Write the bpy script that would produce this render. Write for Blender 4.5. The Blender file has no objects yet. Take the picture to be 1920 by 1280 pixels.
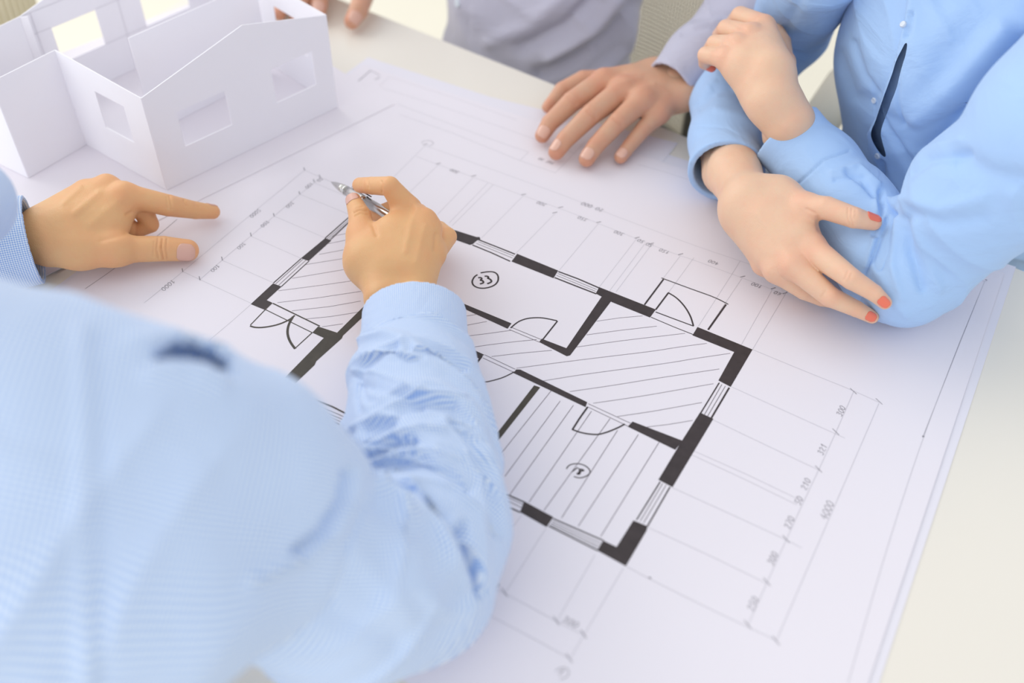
import bpy, math
import numpy as np
import openvdb
from mathutils import Matrix, Vector

# ------------------------------------------------------------------ camera, world, lights
TABLE = 0.74                                  # height of the table top above the floor
EYE = 0.64                                    # camera height above the table top
FPX = 1906.06
M3 = np.array([[0.86630538, 0.36623278, -0.33968887],
               [0.49925707, -0.61298744, 0.61236327],
               [0.01604249, -0.70008567, -0.71387863]])   # columns: camera right, down, forward
CAMP = np.array([0.0, 0.0, TABLE + EYE])

sc = bpy.context.scene
cam = bpy.data.cameras.new('camera')
camo = bpy.data.objects.new('camera', cam)
sc.collection.objects.link(camo)
cam.sensor_width = 36.0
cam.lens = FPX * 36.0 / 1920.0
cam.clip_start = 0.02
mw = Matrix.Identity(4)
for i in range(3):
    mw[i][0] = M3[i, 0]; mw[i][1] = -M3[i, 1]; mw[i][2] = -M3[i, 2]; mw[i][3] = CAMP[i]
camo.matrix_world = mw
cam.dof.use_dof = True
cam.dof.focus_distance = 0.91
cam.dof.aperture_fstop = 2.5
sc.camera = camo

sc.view_settings.view_transform = 'Standard'
sc.view_settings.look = 'None'
sc.view_settings.gamma = 1.0
sc.view_settings.use_curve_mapping = False
sc.view_settings.exposure = 0.08

world = bpy.data.worlds.new('daylight')
sc.world = world
world.use_nodes = True
bg = world.node_tree.nodes['Background']
bg.inputs[0].default_value = (0.96, 0.98, 1.0, 1)
bg.inputs[1].default_value = 0.90

def area(name, loc, target, size, power, col):
    l = bpy.data.lights.new(name, 'AREA')
    l.shape = 'RECTANGLE'; l.size = size[0]; l.size_y = size[1]
    l.energy = power; l.color = col
    o = bpy.data.objects.new(name, l); sc.collection.objects.link(o)
    o.location = loc
    o.rotation_euler = (Vector(target) - Vector(loc)).to_track_quat('-Z', 'Y').to_euler()
    return o
area('window_light', (-2.6, 0.9, 2.0), (-0.2, 0.6, 0.74), (2.2, 1.6), 26, (1.0, 0.985, 0.96))
area('rear_fill_light', (-0.9, -2.2, 1.9), (-0.3, 0.7, 0.80), (2.6, 1.6), 26, (1.0, 0.99, 0.97))  # added fill behind the camera, lifts surfaces facing it; no window is known there

# ------------------------------------------------------------------ helpers
def P(x, y, h=0.0):
    """World point at height h above the table top, seen at photo pixel (x, y)."""
    d = M3 @ np.array([x - 960.0, y - 640.0, FPX])
    s = (h - EYE) / d[2]
    return CAMP + s * d
def PX(v):
    q = (np.asarray(v) - CAMP) @ M3
    return 960.0 + FPX * q[..., 0] / q[..., 2], 640.0 + FPX * q[..., 1] / q[..., 2], q[..., 2]
def B(x, y, h, r):
    """A ball: centre seen at pixel (x, y) at height h, radius r given in photo pixels at that distance."""
    c = P(x, y, h)
    return c, r * PX(c)[2] / FPX
def Wp(x, y, h):
    return np.array([x, y, TABLE + h])

def tag(o, label=None, cat=None, group=None, kind=None):
    if label: o['label'] = label
    if cat: o['category'] = cat
    if group: o['group'] = group
    if kind: o['kind'] = kind
    return o
def empty(name, loc):
    o = bpy.data.objects.new(name, None); sc.collection.objects.link(o)
    o.empty_display_size = 0.05
    o.location = Vector([float(c) for c in loc])
    return o
def link(name, me, mat, parent=None):
    o = bpy.data.objects.new(name, me)
    sc.collection.objects.link(o)
    if mat: me.materials.append(mat)
    if parent:
        o.parent = parent
        o.matrix_parent_inverse = Matrix.Translation(-Vector(parent.location)) if parent.parent is None else \
            Matrix.Translation(-(Vector(parent.location) if parent.type == 'EMPTY' else Vector((0, 0, 0))))
    return o
def pydata(name, verts, faces, mat, parent=None, smooth=False):
    me = bpy.data.meshes.new(name)
    me.from_pydata([tuple(float(c) for c in v) for v in verts], [], faces)
    me.update()
    if smooth:
        me.polygons.foreach_set('use_smooth', np.ones(len(me.polygons), dtype=bool))
    return link(name, me, mat, parent)
def npmesh(name, v, q):
    """Fast mesh from numpy vertices and quads."""
    me = bpy.data.meshes.new(name)
    me.vertices.add(len(v)); me.vertices.foreach_set('co', v.astype(np.float32).ravel())
    me.loops.add(q.size); me.loops.foreach_set('vertex_index', q.astype(np.int32).ravel())
    me.polygons.add(len(q))
    me.polygons.foreach_set('loop_start', np.arange(0, q.size, 4, dtype=np.int32))
    me.polygons.foreach_set('loop_total', np.full(len(q), 4, dtype=np.int32))
    me.polygons.foreach_set('use_smooth', np.ones(len(q), dtype=bool))
    me.update(calc_edges=True)
    return me

class MB:
    """Collects solids into one mesh."""
    def __init__(s): s.v = []; s.f = []
    def add(s, v, f):
        n = len(s.v); s.v += [tuple(float(c) for c in p) for p in v]; s.f += [tuple(n + i for i in q) for q in f]
        return s
    def prism(s, poly, z0, z1):
        n = len(poly)
        v = [(p[0], p[1], z0) for p in poly] + [(p[0], p[1], z1) for p in poly]
        f = [tuple(range(n - 1, -1, -1)), tuple(range(n, 2 * n))] + [(i, (i + 1) % n, n + (i + 1) % n, n + i) for i in range(n)]
        return s.add(v, f)
    def box(s, c, sx, sy, sz, ax=None):
        R = np.eye(3) if ax is None else np.array(ax).T
        v = [np.array(c) + R @ np.array([a * sx / 2, b * sy / 2, d * sz / 2]) for d in (-1, 1) for b in (-1, 1) for a in (-1, 1)]
        return s.add(v, [(0, 2, 3, 1), (4, 5, 7, 6), (0, 1, 5, 4), (2, 6, 7, 3), (0, 4, 6, 2), (1, 3, 7, 5)])
    def tube(s, pts, rad, n=12, caps=True):
        pts = [np.array(p, float) for p in pts]
        if not hasattr(rad, '__len__'): rad = [rad] * len(pts)
        rings = []; up = None
        for i, p in enumerate(pts):
            t = pts[min(i + 1, len(pts) - 1)] - pts[max(i - 1, 0)]; t /= np.linalg.norm(t)
            if up is None:
                up = np.cross(t, [0, 0, 1.0]); 
                if np.linalg.norm(up) < 1e-3: up = np.array([1.0, 0, 0])
            up = up - t * np.dot(up, t); up /= np.linalg.norm(up)
            w = np.cross(t, up)
            rings.append([p + rad[i] * (math.cos(2 * math.pi * k / n) * up + math.sin(2 * math.pi * k / n) * w) for k in range(n)])
        v = [q for r in rings for q in r]
        f = [(i * n + k, i * n + (k + 1) % n, (i + 1) * n + (k + 1) % n, (i + 1) * n + k) for i in range(len(pts) - 1) for k in range(n)]
        if caps: f += [tuple(range(n - 1, -1, -1)), tuple(range((len(pts) - 1) * n, len(pts) * n))]
        return s.add(v, f)
    def build(s, name, mat, parent=None, smooth=False):
        return pydata(name, s.v, s.f, mat, parent, smooth)

# ------------------------------------------------------------------ materials
def mat(name, col, rough=0.6, spec=0.4, metal=0.0, noise=0.0, nscale=30.0, bump=0.0, bscale=200.0, sss=0.0, sheen=0.0, coord='Object'):
    m = bpy.data.materials.new(name); m.use_nodes = True
    nt = m.node_tree; b = nt.nodes['Principled BSDF']
    b.inputs['Base Color'].default_value = (*col, 1)
    b.inputs['Roughness'].default_value = rough
    b.inputs['Specular IOR Level'].default_value = spec
    b.inputs['Metallic'].default_value = metal
    b.inputs['Sheen Weight'].default_value = sheen
    tc = nt.nodes.new('ShaderNodeTexCoord')
    if noise:
        n = nt.nodes.new('ShaderNodeTexNoise'); n.inputs['Scale'].default_value = nscale; n.inputs['Detail'].default_value = 3
        nt.links.new(tc.outputs[coord], n.inputs['Vector'])
        mx = nt.nodes.new('ShaderNodeMix'); mx.data_type = 'RGBA'
        mx.inputs[6].default_value = (*[c * (1 - noise) for c in col], 1)
        mx.inputs[7].default_value = (*[min(1, c * (1 + noise)) for c in col], 1)
        nt.links.new(n.outputs[0], mx.inputs[0]); nt.links.new(mx.outputs[2], b.inputs['Base Color'])
    if bump:
        n = nt.nodes.new('ShaderNodeTexNoise'); n.inputs['Scale'].default_value = bscale; n.inputs['Detail'].default_value = 4
        nt.links.new(tc.outputs[coord], n.inputs['Vector'])
        bp = nt.nodes.new('ShaderNodeBump'); bp.inputs['Strength'].default_value = 1.0; bp.inputs['Distance'].default_value = bump
        nt.links.new(n.outputs[0], bp.inputs['Height']); nt.links.new(bp.outputs[0], b.inputs['Normal'])
    return m

def skin_mat(name, base, red, rough=0.5):
    m = bpy.data.materials.new(name); m.use_nodes = True
    nt = m.node_tree; b = nt.nodes['Principled BSDF']; N = nt.nodes.new; L = nt.links.new
    b.inputs['Roughness'].default_value = rough
    b.inputs['Specular IOR Level'].default_value = 0.35
    b.inputs['Subsurface Weight'].default_value = 0.25
    b.inputs['Subsurface Radius'].default_value = (1.0, 0.35, 0.18)
    b.inputs['Subsurface Scale'].default_value = 0.0035
    at = N('ShaderNodeAttribute'); at.attribute_name = 'flush'
    tc = N('ShaderNodeTexCoord')
    n1 = N('ShaderNodeTexNoise'); n1.inputs['Scale'].default_value = 55; n1.inputs['Detail'].default_value = 3
    L(tc.outputs['Object'], n1.inputs['Vector'])
    ad = N('ShaderNodeMath'); ad.operation = 'MULTIPLY_ADD'; ad.inputs[1].default_value = 0.7; ad.inputs[2].default_value = -0.28
    L(n1.outputs[0], ad.inputs[0])
    a2 = N('ShaderNodeMath'); a2.operation = 'ADD'; a2.use_clamp = True
    L(ad.outputs[0], a2.inputs[0]); L(at.outputs['Fac'], a2.inputs[1])
    mx = N('ShaderNodeMix'); mx.data_type = 'RGBA'
    mx.inputs[6].default_value = (*base, 1); mx.inputs[7].default_value = (*red, 1)
    L(a2.outputs[0], mx.inputs[0]); L(mx.outputs[2], b.inputs['Base Color'])
    n2 = N('ShaderNodeTexNoise'); n2.inputs['Scale'].default_value = 900; n2.inputs['Detail'].default_value = 2
    L(tc.outputs['Object'], n2.inputs['Vector'])
    n3 = N('ShaderNodeTexNoise'); n3.inputs['Scale'].default_value = 110; n3.inputs['Detail'].default_value = 3
    L(tc.outputs['Object'], n3.inputs['Vector'])
    s = N('ShaderNodeMath'); s.operation = 'MULTIPLY_ADD'; s.inputs[1].default_value = 3.0
    L(n3.outputs[0], s.inputs[0]); L(n2.outputs[0], s.inputs[2])
    bp = N('ShaderNodeBump'); bp.inputs['Distance'].default_value = 0.00022; bp.inputs['Strength'].default_value = 0.8
    L(s.outputs[0], bp.inputs['Height']); L(bp.outputs[0], b.inputs['Normal'])
    return m

def cloth_mat(name, light, dark=None, pitch=0.002, bump=0.0015):
    """Woven cotton; with a second colour it becomes a fine two-way check running along the sleeve."""
    m = bpy.data.materials.new(name); m.use_nodes = True
    nt = m.node_tree; b = nt.nodes['Principled BSDF']; N = nt.nodes.new; L = nt.links.new
    b.inputs['Roughness'].default_value = 0.75
    b.inputs['Specular IOR Level'].default_value = 0.2
    b.inputs['Sheen Weight'].default_value = 0.15
    b.inputs['Base Color'].default_value = (*light, 1)
    tc = N('ShaderNodeTexCoord')
    if dark:
        at = N('ShaderNodeAttribute'); at.attribute_name = 'weave'
        sp = N('ShaderNodeSeparateXYZ'); L(at.outputs['Vector'], sp.inputs[0])
        facs = []
        for i in (0, 1):
            mm = N('ShaderNodeMath'); mm.operation = 'MULTIPLY'; mm.inputs[1].default_value = 2 * math.pi / pitch
            L(sp.outputs[i], mm.inputs[0])
            sn = N('ShaderNodeMath'); sn.operation = 'SINE'; L(mm.outputs[0], sn.inputs[0])
            m2 = N('ShaderNodeMath'); m2.operation = 'MULTIPLY_ADD'; m2.inputs[1].default_value = 1.3; m2.inputs[2].default_value = 0.5; m2.use_clamp = True
            L(sn.outputs[0], m2.inputs[0]); facs.append(m2)
        av = N('ShaderNodeMath'); av.operation = 'ADD'; L(facs[0].outputs[0], av.inputs[0]); L(facs[1].outputs[0], av.inputs[1])
        hv = N('ShaderNodeMath'); hv.operation = 'MULTIPLY'; hv.inputs[1].default_value = 0.5; L(av.outputs[0], hv.inputs[0])
        mx = N('ShaderNodeMix'); mx.data_type = 'RGBA'
        mx.inputs[6].default_value = (*light, 1); mx.inputs[7].default_value = (*dark, 1)
        L(hv.outputs[0], mx.inputs[0]); L(mx.outputs[2], b.inputs['Base Color'])
    n1 = N('ShaderNodeTexNoise'); n1.inputs['Scale'].default_value = 16; n1.inputs['Detail'].default_value = 4; n1.inputs['Distortion'].default_value = 0.6
    mp = N('ShaderNodeMapping'); mp.inputs['Scale'].default_value = (1, 1, 1.6)
    L(tc.outputs['Object'], mp.inputs[0]); L(mp.outputs[0], n1.inputs['Vector'])
    n2 = N('ShaderNodeTexNoise'); n2.inputs['Scale'].default_value = 1500; n2.inputs['Detail'].default_value = 1
    L(tc.outputs['Object'], n2.inputs['Vector'])
    b1 = N('ShaderNodeBump'); b1.inputs['Distance'].default_value = 0.0001; b1.inputs['Strength'].default_value = 0.5
    L(n2.outputs[0], b1.inputs['Height'])
    b2 = N('ShaderNodeBump'); b2.inputs['Distance'].default_value = bump * 3; b2.inputs['Strength'].default_value = 1.0
    L(n1.outputs[0], b2.inputs['Height']); L(b1.outputs[0], b2.inputs['Normal']); L(b2.outputs[0], b.inputs['Normal'])
    return m

M_TABLE = mat('white_laminate', (0.81, 0.768, 0.69), 0.28, 0.5, noise=0.015, nscale=4)
M_TEDGE = mat('table_edge_band', (0.33, 0.38, 0.36), 0.5)
M_STEEL = mat('brushed_steel_leg', (0.6, 0.6, 0.6), 0.35, metal=1.0)
M_PAPER = mat('drawing_paper', (0.80, 0.765, 0.825), 0.5, 0.35, noise=0.012, nscale=9, bump=0.0004, bscale=12)
M_PAPER2 = mat('under_paper', (0.78, 0.76, 0.83), 0.5, 0.35, noise=0.012, nscale=7, bump=0.0004, bscale=10)
M_CARD = mat('white_model_card', (0.89, 0.88, 0.93), 0.65, 0.3, noise=0.01, nscale=20)
M_INK = mat('black_marker_ink', (0.042, 0.032, 0.034), 0.5, 0.4, noise=0.35, nscale=120)
M_INKB = mat('brown_black_marker_ink', (0.055, 0.047, 0.036), 0.5, 0.4, noise=0.35, nscale=120)
M_LINE = mat('grey_pen_line', (0.16, 0.13, 0.16), 0.6)
M_PENCIL = mat('faint_pencil_line', (0.53, 0.51, 0.565), 0.6)
M_PENCIL2 = mat('dark_pencil_mark', (0.22, 0.21, 0.24), 0.6)
M_SILVER = mat('satin_silver', (0.62, 0.61, 0.58), 0.25, metal=1.0)
M_CHROME = mat('polished_chrome', (0.75, 0.74, 0.72), 0.08, metal=1.0)
M_DARKM = mat('dark_chrome', (0.08, 0.075, 0.07), 0.2, metal=1.0)
M_FLOOR = mat('pale_cream_floor', (0.86, 0.81, 0.68), 0.5, 0.3, noise=0.02, nscale=3)
M_WALL = mat('cream_wall', (0.85, 0.82, 0.75), 0.8)
M_MESH = mat('cream_chair_mesh', (0.82, 0.76, 0.56), 0.6)
M_CREAMP = mat('cream_plastic', (0.74, 0.68, 0.55), 0.45)
M_BLACKP = mat('black_plastic', (0.012, 0.012, 0.01), 0.4)
M_GREYP = mat('grey_plastic', (0.16, 0.16, 0.15), 0.5)
M_TAN = mat('tan_chair_fabric', (0.40, 0.25, 0.13), 0.8, noise=0.1, nscale=60)
M_SKIN1 = skin_mat('tanned_skin', (0.77, 0.455, 0.22), (0.80, 0.33, 0.165))
M_SKIN2 = skin_mat('rosy_skin', (0.64, 0.39, 0.26), (0.68, 0.24, 0.15))
M_SKIN3 = skin_mat('fair_skin', (0.80, 0.54, 0.375), (0.82, 0.38, 0.26))
M_NAIL = mat('natural_nail', (0.72, 0.42, 0.33), 0.25, 0.5)
M_NAIL2 = mat('natural_nail_pale', (0.74, 0.44, 0.34), 0.25, 0.5)
M_CORAL = mat('coral_nail_varnish', (0.86, 0.19, 0.115), 0.22, 0.5)
M_CHECK = cloth_mat('fine_blue_check_cotton', (0.85, 0.91, 0.97), (0.23, 0.41, 0.78))
M_BLUE = cloth_mat('plain_light_blue_cotton', (0.40, 0.585, 0.88))
M_GREY = cloth_mat('lavender_grey_cotton', (0.53, 0.525, 0.635))
M_BUTTON = mat('pearl_button', (0.66, 0.72, 0.80), 0.3)
M_TROUSER = mat('dark_trouser_cloth', (0.03, 0.035, 0.05), 0.8)
M_HAIR = mat('brown_hair', (0.05, 0.03, 0.018), 0.5)

# ------------------------------------------------------------------ room shell
pydata('floor', [(-4, -2.5, 0), (4, -2.5, 0), (4, 4.5, 0), (-4, 4.5, 0)], [(0, 1, 2, 3)], M_FLOOR)['kind'] = 'structure'

# ------------------------------------------------------------------ table
tbl = tag(empty('meeting_table', (-0.2, 0.5, 0)), 'large white laminate meeting table carrying the drawings and the card house', 'table')
TC = [(-0.985, 0.12), (-0.985, 0.995), (1.1, 0.772), (1.0, -0.03)]      # top outline; the far edge is the one in view
def bevel_slab(poly, z0, z1, b):
    c = np.mean(poly, axis=0); 
    ins = [tuple(c + (np.array(p) - c) * (1 - b / np.linalg.norm(np.array(p) - c))) for p in poly]
    n = len(poly); v = [(*p, z0) for p in poly] + [(*p, z1 - b) for p in poly] + [(*p, z1) for p in ins]
    f = [tuple(range(n - 1, -1, -1))] + [(i, (i + 1) % n, n + (i + 1) % n, n + i) for i in range(n)]
    f += [(n + i, n + (i + 1) % n, 2 * n + (i + 1) % n, 2 * n + i) for i in range(n)] + [tuple(range(2 * n, 3 * n))]
    return v, f
v, f = bevel_slab(TC, TABLE - 0.024, TABLE, 0.0015)
pydata('tabletop', v, f, M_TABLE, tbl)
fr = MB().prism([(p[0] * 0.9 - 0.0, 0.1 + p[1] * 0.8) for p in TC], TABLE - 0.06, TABLE - 0.0245)
fr.build('apron', M_STEEL, tbl)
for lx, ly in ((-0.85, 0.22), (-0.85, 0.87), (0.9, 0.68), (0.85, 0.1)):
    MB().box((lx, ly, 0.34), 0.05, 0.05, 0.68).build('leg', M_STEEL, tbl)

# ------------------------------------------------------------------ sheets of paper
def sheet(name, corners, z, m, label, bow=0.0, seed=0, thick=0.00025):
    """A paper sheet on the table: a gently uneven grid with its own thickness."""
    n = 28; c = [np.array(k, float) for k in corners]
    top = []; 
    for j in range(n + 1):
        for i in range(n + 1):
            u, w = i / n, j / n
            p = (1 - u) * (1 - w) * c[0] + u * (1 - w) * c[1] + u * w * c[2] + (1 - u) * w * c[3]
            top.append((p[0], p[1], TABLE + z))
    N1 = (n + 1) ** 2
    v = top + [(x, y, zz - thick) for x, y, zz in top]
    f = [(j * (n + 1) + i, j * (n + 1) + i + 1, (j + 1) * (n + 1) + i + 1, (j + 1) * (n + 1) + i) for j in range(n) for i in range(n)]
    f += [tuple(N1 + k for k in reversed(q)) for q in f[:]]
    rim = [i for i in range(n)] + [i * (n + 1) + n for i in range(n)] + [n * (n + 1) + n - i for i in range(n)] + [(n - i) * (n + 1) for i in range(n)]
    f += [(rim[k], N1 + rim[k], N1 + rim[(k + 1) % len(rim)], rim[(k + 1) % len(rim)]) for k in range(len(rim))]
    o = pydata(name, v, f, m, None, False)
    return tag(o, label, 'paper')
sheet('paper_sheet', [(-0.702, 0.243), (0.0665, 0.239), (0.0615, 0.884), (-0.694, 0.876)], 0.0005, M_PAPER2,
      'white paper sheet peeking out under the right edge of the floor plan')
tmp = sheet('paper_sheet', [(-0.70, 0.255), (-0.3, 0.25), (-0.30, 0.905), (-0.652, 0.861)], 0.0009, M_PAPER2,
            'white sheet at the far side of the plan, its corner near the grey shirted man')
del tmp

PZ = 0.0014
plan = empty('floor_plan_drawing', Wp(-0.3, 0.55, PZ))
tag(plan, 'large hand-drawn floor plan on white paper with thick black marker walls', 'drawing')
def sheet_part(name, corners, z, m, parent):
    o = sheet(name, corners, z, m, None); 
    for k in ('label', 'category'):
        if k in o: del o[k]
    o.parent = parent; o.matrix_parent_inverse = Matrix.Translation(-Vector(parent.location))
    return o
sheet_part('paper', [(-0.697, 0.241), (0.0605, 0.237), (0.0535, 0.868), (-0.688, 0.857)], PZ, M_PAPER, plan)

def zc(ox, oy, s, pts): return [(ox + x / s, oy + y / s) for x, y in pts]
class Ink:
    """Flat strokes of ink lying on a sheet, given in photo pixels and laid on the paper's plane."""
    def __init__(s, z): s.mb = MB(); s.z = z; s.k = 0
    def poly(s, pts):
        zz = TABLE + s.z + 2e-6 * (s.k % 40); s.k += 1
        w = [P(*p, s.z) for p in pts]
        ar = sum(w[i][0] * w[(i + 1) % len(w)][1] - w[(i + 1) % len(w)][0] * w[i][1] for i in range(len(w)))
        if ar < 0: w = w[::-1]
        s.mb.add([(p[0], p[1], zz) for p in w], [tuple(range(len(w)))])
    def line(s, pts, wmm, world=False, wob=0.0):
        zz = TABLE + s.z + 2e-6 * (s.k % 40); s.k += 1
        w = [np.array(p[:2], float) for p in pts] if world else [P(*p, s.z)[:2] for p in pts]
        if len(w) >= 4 and not world:
            for _ in range(2):
                w = [w[0]] + [c for p0, p1 in zip(w, w[1:]) for c in (p0 * .75 + p1 * .25, p0 * .25 + p1 * .75)] + [w[-1]]
        h = wmm / 2000.0; L = []; R = []
        for i, p in enumerate(w):
            a = w[max(i - 1, 0)]; b = w[min(i + 1, len(w) - 1)]
            t = b - a; t = t / (np.linalg.norm(t) + 1e-12); n = np.array([-t[1], t[0]])
            e = -t * h * 0.5 if i == 0 else (t * h * 0.5 if i == len(w) - 1 else 0)
            L.append(p + n * h + e); R.append(p - n * h + e)
        v = [(*p, zz) for p in L] + [(*p, zz) for p in R]; n = len(w)
        s.mb.add(v, [(i + n, i + 1 + n, i + 1, i) for i in range(n - 1)])
    def build(s, name, m, parent): return tag(s.mb.build(name, m, parent), kind='stuff')

INKZ = PZ + 0.00012
ink = Ink(INKZ)
W_POLY = [
 [(610,446),(621,451),(579,489),(564,484)],
 [(512,531),(528,537),(500,562.5),(510,567),(496,580.5),(470,570)],
 [(852,431),(893,444),(899,444),(901,448),(894,451),(886.4,457.5),(881,459),(857,450.5),(790,424),(785,407)],
 [(969.6,475.5),(1046.7,507),(1037.8,521.3),(959,490)],
 [(1123.4,538),(1229.7,580),(1218.8,595),(1147,566),(1117,550)],
 [(1128,556),(1147,563),(1069,666),(1062.5,667.5),(1011,641),(1015.6,634.7),(1062,652.5)],
 [(1307.8,612.8),(1411,655),(1370,725),(1347,713),(1376.6,659.7),(1298.4,628.4)],
 [(1312.5,773),(1337.5,785),(1261,913),(1234.4,899),(1268,843.5),(1276,830)],
 [(1280,826),(1266,843),(1177,799.5),(1186,790)],
 [(1187.5,975.3),(1214,986),(1212.5,994),(1173.4,1061),(1120,1031.6),(1131,1013),(1156,1025)],
 [(982.8,939.4),(1037.5,969),(1025,987.8),(975,959.7)],
 [(845,559),(959,606),(951.6,616),(845,567)],
 [(850,638),(908,664.8),(897.5,671.6),(850,650)],
 [(968,692.4),(975.6,692.6),(1101,753.6),(1098,763),(962.5,698.8)],
]
for p in W_POLY: ink.poly(p)
def z2(pts): return zc(850, 480, 3.2, pts)
def z3(pts): return zc(900, 780, 3.2, pts)
def z8(pts): return zc(860, 620, 9.6, pts)
def zd(pts): return zc(440, 530, 5.566, pts)
THICK = [
 ([(1229.7,584.7),(1265,598),(1300,611)],1.1), ([(1221,594.5),(1262,612),(1300,627)],0.8),
 ([(1229.7,580),(1253,549)],1.5), ([(1253,548.5),(1269,558),(1284,574),(1295,592.5),(1300,610)],1.5),
 ([(1208.8,570.6),(1243.8,523.8)],1.5), ([(1240.6,521),(1300,543),(1340,557),(1365,570)],1.1), ([(1361,571),(1328,617.5)],1.7),
 ([(1348.4,717.5),(1314,773.8)],1.1), ([(1367,727),(1334,783)],1.5),
 ([(1237.5,903.4),(1193.8,973.8)],1.0), ([(1256,913),(1214,986)],1.1),
 ([(1037.5,972),(1131,1013)],1.1), ([(1029.7,986),(1120,1031.6)],1.1),
 ([(925,913),(945,924),(983,941)],1.2), ([(928,935),(947,947),(975,960)],1.2),
 ([(896,448.7),(930,462),(965,476)],1.5), ([(886.4,459.3),(920,473),(956,489.4)],1.4),
 ([(1047.5,509),(1085,523),(1122,539)],1.5), ([(1040.5,520.4),(1080,536),(1117.5,550.5)],1.5),
 ([(957.8,614.4),(966,607),(975,601),(990.6,596),(1012.5,595),(1028,597.5),(1043.8,601)],1.3), ([(1045,602),(1015.6,639)],1.3),
 ([(903,668),(885,692)],1.9), ([(890,717),(896.5,717),(908,716),(918,714.8),(941,708.5),(955,702),(964,697)],1.1),
 ([(1101.6,763),(1086,785),(1073.4,805)],1.5), ([(1073.4,805),(1085,809.5),(1097,812.3),(1109,814),(1122,814.4),(1135,811),(1147,806.6),(1160,801),(1171,795)],1.4),
 ([(610,446),(652,409),(664,398)],1.2), ([(619,450),(655,416),(668,405)],1.0),
 ([(564,485),(513,530)],1.1), ([(579,489.5),(527.5,537)],1.0),
]
for pts, w in THICK: ink.line(pts, w)
for k, (a, b) in enumerate([((897,453),(964,480)),((893,456),(961,483.5)),((1046,512.5),(1119,542.5)),((1043.5,516),(1117,546)),
    ((1353.5,720.5),(1321,776.5)),((1360,723.5),(1327,779.5)),((1242.5,906),(1200.5,976.5)),((1249,909),(1206.5,980)),
    ((1035.5,976.5),(1128,1019)),((1033.5,980),(1125.5,1024)),((1031.8,983),(1123,1028)),((930,921),(981,945.5)),((930,927),(978,951.5)),
    ((613,447.8),(655,411.5)),((616.2,449),(656,414)),((568,485.8),(517,531.8)),((573.5,487.6),(522.5,534.4))]):
    ink.line([a, b], 0.45)
ink.build('marker_walls', M_INK, plan)
inkb = Ink(INKZ)
inkb.poly([(596.3,611.7),(632,623.4),(676,580),(690,567),(690,585),(676,598),(643,629),(641,634),(593,677),(590,684),(546,726),(583.7,744.7),(571,765),(556,756),(509,731),(515,727),(607,633.3),(585.5,623.4)])
inkb.poly([(1001.6,722),(1013,726),(934.4,826),(905,866),(900,858),(931,813)])
inkb.poly([(655,790),(664,783),(658,806),(643,797)])
inkb.line([(512,568.6),(599,611)], 1.3); inkb.line([(497.5,580),(585.5,623.4)], 0.9)
inkb.line([(510,568),(497.5,580),(469.6,609)], 1.0)
inkb.line([(469.6,611),(477,613.5),(490,614),(508,611.5),(524,607.5),(539,601),(547,596),(552,591.5)], 1.7)
inkb.line([(549,594),(541,608),(538.5,622),(541,634),(546,644),(553,653)], 2.2)
inkb.line([(553,653),(584.6,624)], 1.0)
inkb.line([(583,744.7),(625,763),(664,783)], 1.5); inkb.line([(569,765),(612,784),(658,804)], 1.3)
for a, b in [((579,751),(662,789)),((576,756),(660,794)),((573,760),(659,799))]: inkb.line([a, b], 0.5)
inkb.build('marker_walls', M_INKB, plan)

hat = Ink(INKZ - 0.00003)
H1 = lambda pts: zc(400, 380, 2.742, pts)
for q in ([(610,172),(690,157),(760,140)],[(592,210),(690,190)],[(545,265),(690,238)],[(472,318),(690,283)],[(405,388),(690,340)],[(335,452),(560,423),(720,400)],[(330,513),(540,488),(760,455)],[(405,555),(600,533),(757,505)],[(475,597),(600,585),(745,562)],[(560,637),(665,622)]):
    hat.line(H1(q), 0.45)
for q in ([(860,390),(1000,370),(1135,358)],[(800,472),(1000,445),(1220,420)],[(740,545),(1000,508),(1200,485),(1390,463)],[(380,672),(620,640),(860,610),(1200,570),(1350,545),(1520,523)],[(540,748),(760,712),(1000,680),(1300,640),(1440,615),(1660,583)],[(700,812),(960,775),(1200,735),(1595,677)],[(840,882),(1100,845),(1360,800),(1560,765)],[(985,962),(1200,930),(1490,878)],[(1160,1025),(1300,1008),(1435,985)],[(60,362),(135,350)],[(60,418),(200,392)],[(60,482),(200,465),(345,445)],[(60,560),(105,547),(300,520),(500,500)],[(230,602),(400,582),(590,565)]):
    hat.line(z2(q), 0.45)
for q in ([(1034,731.6),(940.6,848.8)],[(1050,752),(947,892.5)],[(1075,759.7),(956,927)],[(1109,770.6),(992,941)],[(1143.8,784.7),(1020,956.6)],[(1157.8,806.6),(1053,970.6)],[(1196.9,814.4),(1084.4,986)],[(1236,828.4),(1126.6,1005)]):
    hat.line(q, 0.5)
for q in ([(1103,756.6),(1184,794)],[(1103,763),(1178,799)],[(958,613),(1014,636)],[(955,617.5),(1011,641)],[(909,665),(966,692)],[(906,671),(962,697)]):
    hat.line(q, 0.5)
hat.build('hatching', M_LINE, plan)

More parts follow.
